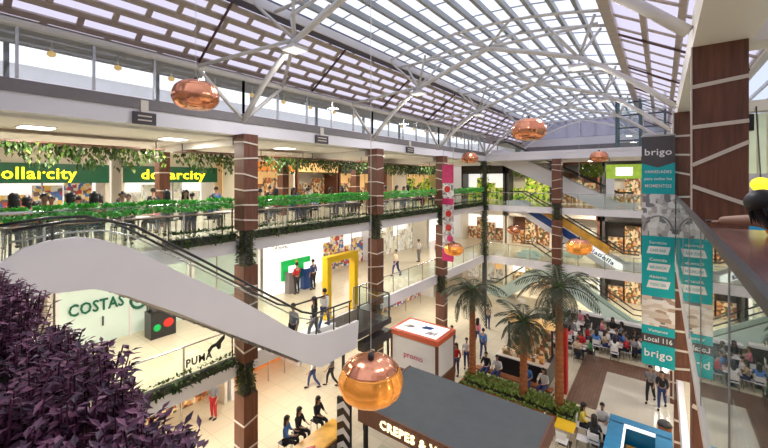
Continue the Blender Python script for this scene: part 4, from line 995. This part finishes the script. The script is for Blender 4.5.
def table(x, y, z, lab, group, m='white', h=.74, s=.36, turn=0):
    if (m, h) not in TB:
        t = bpy.data.objects.new('cafe_table', None); COL.objects.link(t)
        box(-s, s, -s, s, h-.03, h).build('table_top', m, t); MB().tube([(0, 0, 0.02), (0, 0, h-.03)], .03, 8).build('pedestal', 'chrome', t); box(-.22, .22, -.22, .22, 0, .02).build('base', 'dark', t)
        TB[(m, h)] = [t, False]
    p, used = TB[(m, h)]; o = copy_tree(p) if used else p; TB[(m, h)][1] = True
    o.location = (x, y, z); o.rotation_euler = (0, 0, math.radians(turn)); tag(o, lab, 'table', group); return o

# food court: people on stools at the railing counter and beyond
tops = ['red', 'black', 'white', 'pink', 'navy', 'grey', 'beige', 'black', 'red', 'blue', 'white', 'black', 'green']
Z2 = L2+.012
def where2(y): return 'behind garland ' + BAYW[0 if y < 7.6 else 1 if y < 15 else 2 if y < 22 else 3]
ys = [1.86, 2.42, 2.98, 3.49, 4.15, 5.45, 6.0, 9.0, 9.75, 10.6, 11.5, 12.9, 13.8, 17.5, 18.5, 19.9, 21.0, 24.6, 26.2]
for i, y in enumerate(ys):
    top = tops[i % len(tops)]; hair = 'long' if i % 3 != 1 else 'short'; nm = 'food court customers on bar stools'
    person('stool', -12.98, y, Z2+.3, [85, -95, 100, 80, -85][i % 5] if i % 5 else 90, top, ['navy', 'black', 'grey'][i % 3],
           'customer in %s, %s dark hair, %s' % (top, hair, where2(y)), nm, hair, ['skin', 'skin2'][i % 2])
    chair(-12.98, y, Z2, 0, 'black bar stool under customer in %s, %s' % (top, where2(y)), 'bar stools along the food court railing', 'stool')
for i, (a, b) in enumerate(((-2, 7.2), (8.1, 14.6), (15.5, 21.7), (22.7, 29.6))):
    t = thing('bar_table', 'narrow bar table along the food court railing, ' + BAYW[i], 'table', (-12.45, (a+b)/2, L2), 'railing bar tables')
    box(-12.66, -12.22, a, b, 9.42, 9.46).build('table_top', 'wood', t)
    n = int((b-a)/1.8)
    for j in range(n+1): y = a+.15+(b-a-.3)*j/n; MB().tube([(-12.45, y, L2+.02), (-12.45, y, 9.42)], .03, 6).build('leg', 'dark', t)
for i, (x, y) in enumerate(((-15, 3.2), (-15.2, 5.4), (-15, 8.6), (-15.3, 10.8), (-15, 13.2), (-15.2, 17), (-15, 19.5), (-15.2, 24), (-15, 27))):
    w_ = ['in front of the first green sign', 'just before the slim brown pillar', 'under the second green sign', 'beside the second green sign', 'near the orange menus', 'by the warm food counters', 'before the warm counter middle', 'before the amber counter', 'at the deep end'][i]
    table(x, y, Z2, 'pale square food court table ' + w_, 'food court tables', 'white')
    for s, fc in ((-.62, 0), (.62, 180)):
        kk = 'near' if s < 0 else 'far'
        chair(x, y+s, Z2, fc, 'black cafe chair, %s side of table %s' % (kk, w_), 'food court chairs', 'black')
        top = tops[(i*2+(s > 0)) % len(tops)]
        if (i+(s > 0)) % 4 != 3:
            person('sit', x, y+s, Z2, fc, top, 'black', 'diner in %s, %s side of table %s' % (top, kk, w_), 'food court diners', 'short' if s > 0 else 'long', ['skin2', 'skin'][i % 2])
for i, (x, y, top, w_) in enumerate(((-16.5, 6.4, 'black', 'by the slim brown pillar'), (-17.5, 9.6, 'blue', 'before the second green sign'), (-16.8, 12.2, 'black', 'near the second sign end'), (-18, 16, 'white', 'at the orange menus'), (-17, 22, 'red', 'at the warm counter'))):
    person('stand', x, y, Z2, 90, top, 'navy', 'standing customer in a %s top %s on the food court floor' % (top, w_), 'standing food court customers', 'short')
for i, (x, y, f, top, hr) in enumerate(((-13.7, 2.2, 60, 'pink', 'long'), (-13.9, 2.75, 250, 'white', 'short'), (-13.7, 3.3, 90, 'red', 'short'), (-14.0, 3.9, 100, 'beige', 'long'), (-13.8, 4.6, 270, 'black', 'short'), (-13.7, 6.6, 90, 'navy', 'short'), (-13.9, 9.3, 90, 'black', 'long'), (-14, 12.2, 120, 'orange', 'short'), (-13.8, 17, 90, 'black', 'short'), (-13.8, 20.6, 260, 'white', 'long'))):
    person('stand', x, y, Z2, f, top, 'black', 'standing customer in %s, %s hair, just behind the stools, %s' % (top, hr, where2(y).replace('behind garland ', '')), 'customers standing behind the stools', hr, ['skin', 'skin2'][i % 2], .93)
# shop level
person('phone', -16.2, 13.55, L1+.012, 90, 'red', 'black', 'person in a dark red top using the grey cash machine')
person('stand', -16.1, 14.65, L1+.012, 90, 'navy', 'black', 'person in dark blue using the navy cash machine')
person('walk', -10.8, 9.9, L1+.035, 160, 'black', 'grey', 'person in black stepping off the escalator at the landing', None, 'long')
person('stand', -10.9, 8.95, L1+.035, 180, 'grey', 'black', 'person in grey waiting at the escalator foot')
person('walk', -11.4, 11.0, L1+.012, 20, 'white', 'navy', 'person in a white shirt crossing the landing towards the yellow gate')
person('walk', -14, 20, L1+.012, 170, 'beige', 'navy', 'person in beige walking past the colourful clothing shop')
person('stand', -14.2, 26, L1+.012, 60, 'pink', 'black', 'person in pink looking at the floral window display', None, 'long')
person('stand', -15, 24.5, L1+.012, 90, 'white', 'grey', 'person in white standing near the floral window display')
# ground level
person('stand', -15.9, 8.6, 0, 200, 'grey', 'red', 'person in grey top and red trousers by the orange shop window')
for x, y, f, top, l_ in ((-11.3, 8.9, -60, 'blue', 'seated person in pale blue at the amber counter'), (-11.35, 9.55, -80, 'black', 'seated person in black with long hair at the amber counter'), (-11.3, 10.5, -90, 'black', 'seated person in black at the far end of the amber counter')):
    person('stool', x, y, .3, f, top, 'black', l_, None, 'long'); chair(x, y, 0, 0, 'black bar stool beneath the %s' % l_.replace('seated ', ''), 'stools of the amber counter', 'stool')
person('stand', -6.6, 10.7, 0, 180, 'white', 'black', 'kiosk attendant in white under the crepe kiosk roof')
person('stand', -8.7, 8.8, 0, 20, 'black', 'grey', 'customer in black in front of the zigzag panel')
for x, y, f, top, po, l_ in ((-14.2, 12.9, 150, 'white', 'walk', 'person in white walking on the pale floor below the landing'), (-13.6, 13.6, 140, 'grey', 'walk', 'person in grey walking just behind the one in white below the landing'),
                         (-8.75, 19.4, 200, 'white', 'stand', 'person in white standing between white kiosk and first palm'), (-8.9, 18.4, 180, 'red', 'stand', 'person in a red top beside the white kiosk'), (-8.5, 21.2, 10, 'blue', 'walk', 'person in blue walking away beyond the first palm'),
                         (-9.4, 22.5, 0, 'pink', 'walk', 'person in pink walking far beyond the white kiosk'), (-10.2, 20.5, 160, 'blue', 'stand', 'person in light blue behind the white kiosk'), (-7.6, 24.5, 190, 'black', 'walk', 'person in black walking down the pale aisle'), (-9.9, 25.5, 0, 'beige', 'stand', 'person in beige at the shopfront with white tables'),
                         (-.42, 21.7, 170, 'grey', 'walk', 'person in grey walking across the light floor patch'), (.02, 21.4, 175, 'black', 'walk', 'person in black walking across the light floor patch')):
    person(po, x, y, 0.02 if x > -3 else 0, f, top, 'navy' if top != 'grey' else 'black', l_, None, 'long' if top in ('pink', 'red') else 'short')
for x, y, f, top, l_ in ((-6.9, 19.15, 180, 'white', 'person in white sitting on the terracotta bench end'), (-7.5, 19.15, 180, 'black', 'person in black sitting on the terracotta bench'), (-4.6, 19.15, 170, 'white', 'person in white sitting on the bench behind the tallest palm'), (-5.4, 19.15, 190, 'blue', 'person in blue sitting on the bench behind the shortest palm')):
    person('sit', x, y, -.01, f, top, 'navy', l_)
# seating by the planter
table(-3.1, 16.3, 0, 'yellow square table in front of the palm planter', None, 'yellow')
for i, (dx, dy, f) in enumerate(((0, -.6, 0), (-.62, 0, -90), (.62, 0, 90))):
    chair(-3.1+dx, 16.3+dy, 0, f, 'white chair at the yellow table, %s' % ['on its near side', 'on its kiosk side', 'on its booth side'][i], 'chairs of the yellow table', 'white')
table(-2.0, 17.0, 0, 'cream table of the couple beside the blue booth', None, 'cream')
for dx, dy, f, top, l_ in ((-.1, -.6, 0, 'black', 'near'), (.05, .62, 180, 'white', 'far'), (-.62, .1, -90, 'yellow', 'kiosk')):
    chair(-2.0+dx, 17+dy, 0, f, 'white chair on the %s side of the cream table by the blue booth' % l_, 'chairs of the cream table', 'white')
    person('sit', -2.0+dx, 17+dy, 0, f, top, 'black', 'person in %s seated at the %s side of the cream table by the blue booth' % (top, l_), None, 'long' if top != 'white' else 'short')
# far food hall
FT = [(-5.6, 24.2), (-4.7, 26.4), (-3.9, 24.6), (-3.2, 26.6), (-2.6, 25.3 if 0 else 28.3), (-2.2, 26.1), (-1.3, 26.8), (-.6, 28.6), (-.5, 26.4), (-4.6, 28.6), (-6.4, 26.3), (-6.1, 28.8)]
RW = ['at the aisle', 'second from the aisle', 'next to the brown floor corner', 'in the middle row', 'in the rear row', 'bordering the brown floor', 'past the brown floor middle', 'under the banner, rear', 'under the banner, front', 'rear row centre', 'behind the black food counter', 'rear row by the corner']
for i, (x, y) in enumerate(FT):
    table(x, y, 0, 'white square food hall table ' + RW[i], 'food hall tables', 'white')
    for j, (dx, dy, f) in enumerate(((0, -.6, 0), (0, .6, 180), (-.6, 0, -90), (.6, 0, 90))):
        sd = ['near', 'far', 'corner', 'banner'][j]
        chair(x+dx, y+dy, 0, f, '%s food hall chair, %s side of table %s' % ('white' if i % 2 else 'black', sd, RW[i]), 'food hall chairs', 'white' if i % 2 else 'black')
        top = tops[(i*3+j*2) % len(tops)]
        if (i+j) % 5 != 4:
            person('sit', x+dx, y+dy, 0, f, top, ['navy', 'black'][j % 2], 'food hall diner in %s, %s side of table %s' % (top, sd, RW[i]), 'food hall diners', 'long' if (i+j) % 2 else 'short', ['skin', 'skin2'][(i+j) % 2])
for i, (xa, xb, y) in enumerate(((-3.0, .2, 29.3), (-5.8, -3.4, 29.8))):
    t = thing('counter', 'long white counter band behind the food hall tables, ' + ['banner side', 'corner side'][i], 'counter', ((xa+xb)/2, y, 0)); box(xa, xb, y, y+.4, .02, .95).build('base', 'dark', t); box(xa-.05, xb+.05, y-.05, y+.45, .95, 1.1).build('counter_top', 'white', t)

# person leaning over the bar counter, arm stretched along the rail
def leaning_person():
    J = [((1.55, 4.6, 9.35), .14), ((1.42, 4.68, 9.65), (.14, .11)), ((1.18, 4.78, 9.92), (.16, .12)), ((.98, 4.84, 10.10), .06), ((.86, 4.86, 10.18), .06), ((.76, 4.88, 10.26), (.08, .09)), ((.71, 4.90, 10.33), (.085, .095)),
         ((1.02, 5.02, 10.05), .062), ((.80, 5.20, 10.20), .07), ((.56, 5.40, 10.165), .05), ((.50, 5.44, 10.15), (.036, .046)),
         ((1.2, 4.56, 10.02), .062), ((1.0, 4.36, 10.12), .044), ((.85, 4.55, 10.115), .03), ((.82, 4.62, 10.11), (.03, .036)),
         ((1.62, 4.7, 9.3), .10), ((1.52, 4.72, 8.92), .07), ((1.6, 4.72, 8.58), .045), ((1.48, 4.72, 8.55), .04),
         ((1.62, 4.48, 9.3), .10), ((1.54, 4.46, 8.92), .07), ((1.62, 4.46, 8.58), .045), ((1.50, 4.46, 8.55), .04)]
    Ed = [(0, 1), (1, 2), (2, 3), (3, 4), (4, 5), (5, 6), (2, 7), (7, 8), (8, 9), (9, 10), (2, 11), (11, 12), (12, 13), (13, 14), (0, 15), (15, 16), (16, 17), (17, 18), (0, 19), (19, 20), (20, 21), (21, 22)]
    vs, fs = skin_mesh([(Vector(p), r) for p, r in J], Ed, 2); mb = MB(); mb.add(vs, fs)
    for h, d, sd in ((Vector((.50, 5.45, 10.14)), Vector((-.75, .4, 0)).normalized(), 1), (Vector((.82, 4.62, 10.11)), Vector((-.4, .9, 0)).normalized(), -1)):
        side = d.cross(Vector((0, 0, 1)))
        for q in range(4): a = h+side*(q-1.5)*.019; L = (.062, .075, .07, .055)[q]; mb.tube([a, a+d*L*.5+Vector((0, 0, .008)), a+d*L+Vector((0, 0, -.012))], [.0095, .0085, .007], 8)
        a = h-d*.02-side*sd*.03; mb.tube([a, a-side*sd*.03+d*.025, a-side*sd*.032+d*.055], [.012, .010, .008], 8)
    o = mb.build('person', 'skin', None, True); tag(o, 'person with dark hair and orange top leaning over the bar counter', 'person')
    J2 = [((1.5, 4.62, 9.45), (.17, .15)), ((1.42, 4.68, 9.65), (.165, .135)), ((1.18, 4.78, 9.92), (.185, .145)), ((1.03, 4.83, 10.06), .08), ((1.02, 5.02, 10.05), .08), ((.83, 5.17, 10.15), .09), ((1.2, 4.56, 10.02), .08), ((1.1, 4.46, 10.07), .066)]
    v, f = skin_mesh([(Vector(p), r) for p, r in J2], [(0, 1), (1, 2), (2, 3), (2, 4), (4, 5), (2, 6), (6, 7)], 2); MB().add(v, f).build('shirt', 'c_orange', o, True)
    J3 = [((1.55, 4.6, 9.35), .16)]+[(p, r+.018) for p, r in J[15:18]]+[(p, r+.018) for p, r in J[19:22]]
    v, f = skin_mesh([(Vector(p), r) for p, r in J3], [(0, 1), (1, 2), (2, 3), (0, 4), (4, 5), (5, 6)], 2); MB().add(v, f).build('trousers', 'c_navy', o, True)
    h = MB(); h.ell((.755, 4.87, 10.39), (.135, .14, .125), 20, 14); h.ell((.86, 4.82, 10.27), (.13, .13, .17), 16, 10)
    for _ in range(260):
        a = R.uniform(0, 2*PI); b = R.uniform(-.3, 1); c = math.sqrt(1-b*b)
        p = Vector((.80+.14*c*math.cos(a), 4.86+.13*c*math.sin(a), 10.36+.13*b)); h.leaf(p, (math.cos(a)*.3+.4, math.sin(a)*.3, -1), .16, .02)
    h.build('hair', 'hair', o, True)
    return o
leaning_person()
t = thing('mobile_phone', 'black mobile phone held on the counter end by the leaning person', 'phone', (.45, 5.47, 10.10))
box(.40, .47, 5.42, 5.56, 10.135, 10.15).build('phone_body', 'black', t); box(.405, .465, 5.43, 5.55, 10.15, 10.152).build('screen', 'dark', t)

# ------------------------------------------------------------------ purple planter beside the camera
t = thing('planter_trough', 'long trough planter of purple leaved plants beside the near gallery', 'planter', (-4, .4, 8.5))
box(-9, -.75, -.05, .75, L2+.005, 9.15).build('trough', 'white', t); box(-8.95, -.8, 0, .7, 9.15, 9.2).build('soil', 'soil', t)
f = MB(); stems = MB()
for _ in range(2600):
    x = -.72-8*(R.random()**1.5); y = R.uniform(-.3, .80)
    h = 9.60+.07*math.sin(x*3.1+y*4)+.06*math.sin(x*7.3)+R.uniform(-.12, .03)-.5*max(0, y-.72)
    base = Vector((x+R.uniform(-.06, .06), min(.66, y)+R.uniform(-.04, .04), 9.15)); top = Vector((x, y, h))
    stems.tube([base, base.lerp(top, .5)+Vector((R.uniform(-.02, .02), R.uniform(-.02, .02), 0)), top], .004, 4)
    for k in range(14):
        a = R.uniform(0, 2*PI); e = R.uniform(-.5, .6); q = base.lerp(top, 1-.035*k)
        f.leaf(q, (math.cos(a), math.sin(a), e), R.uniform(.04, .078), R.uniform(.022, .034))
f.build('purple_foliage', 'purple', t)['kind'] = 'stuff'; stems.build('stems', 'purple', t)['kind'] = 'stuff'
railing_x(.8, -.7, .3, L2+.02, 1.0, 'short glass railing beside the purple trough planter')
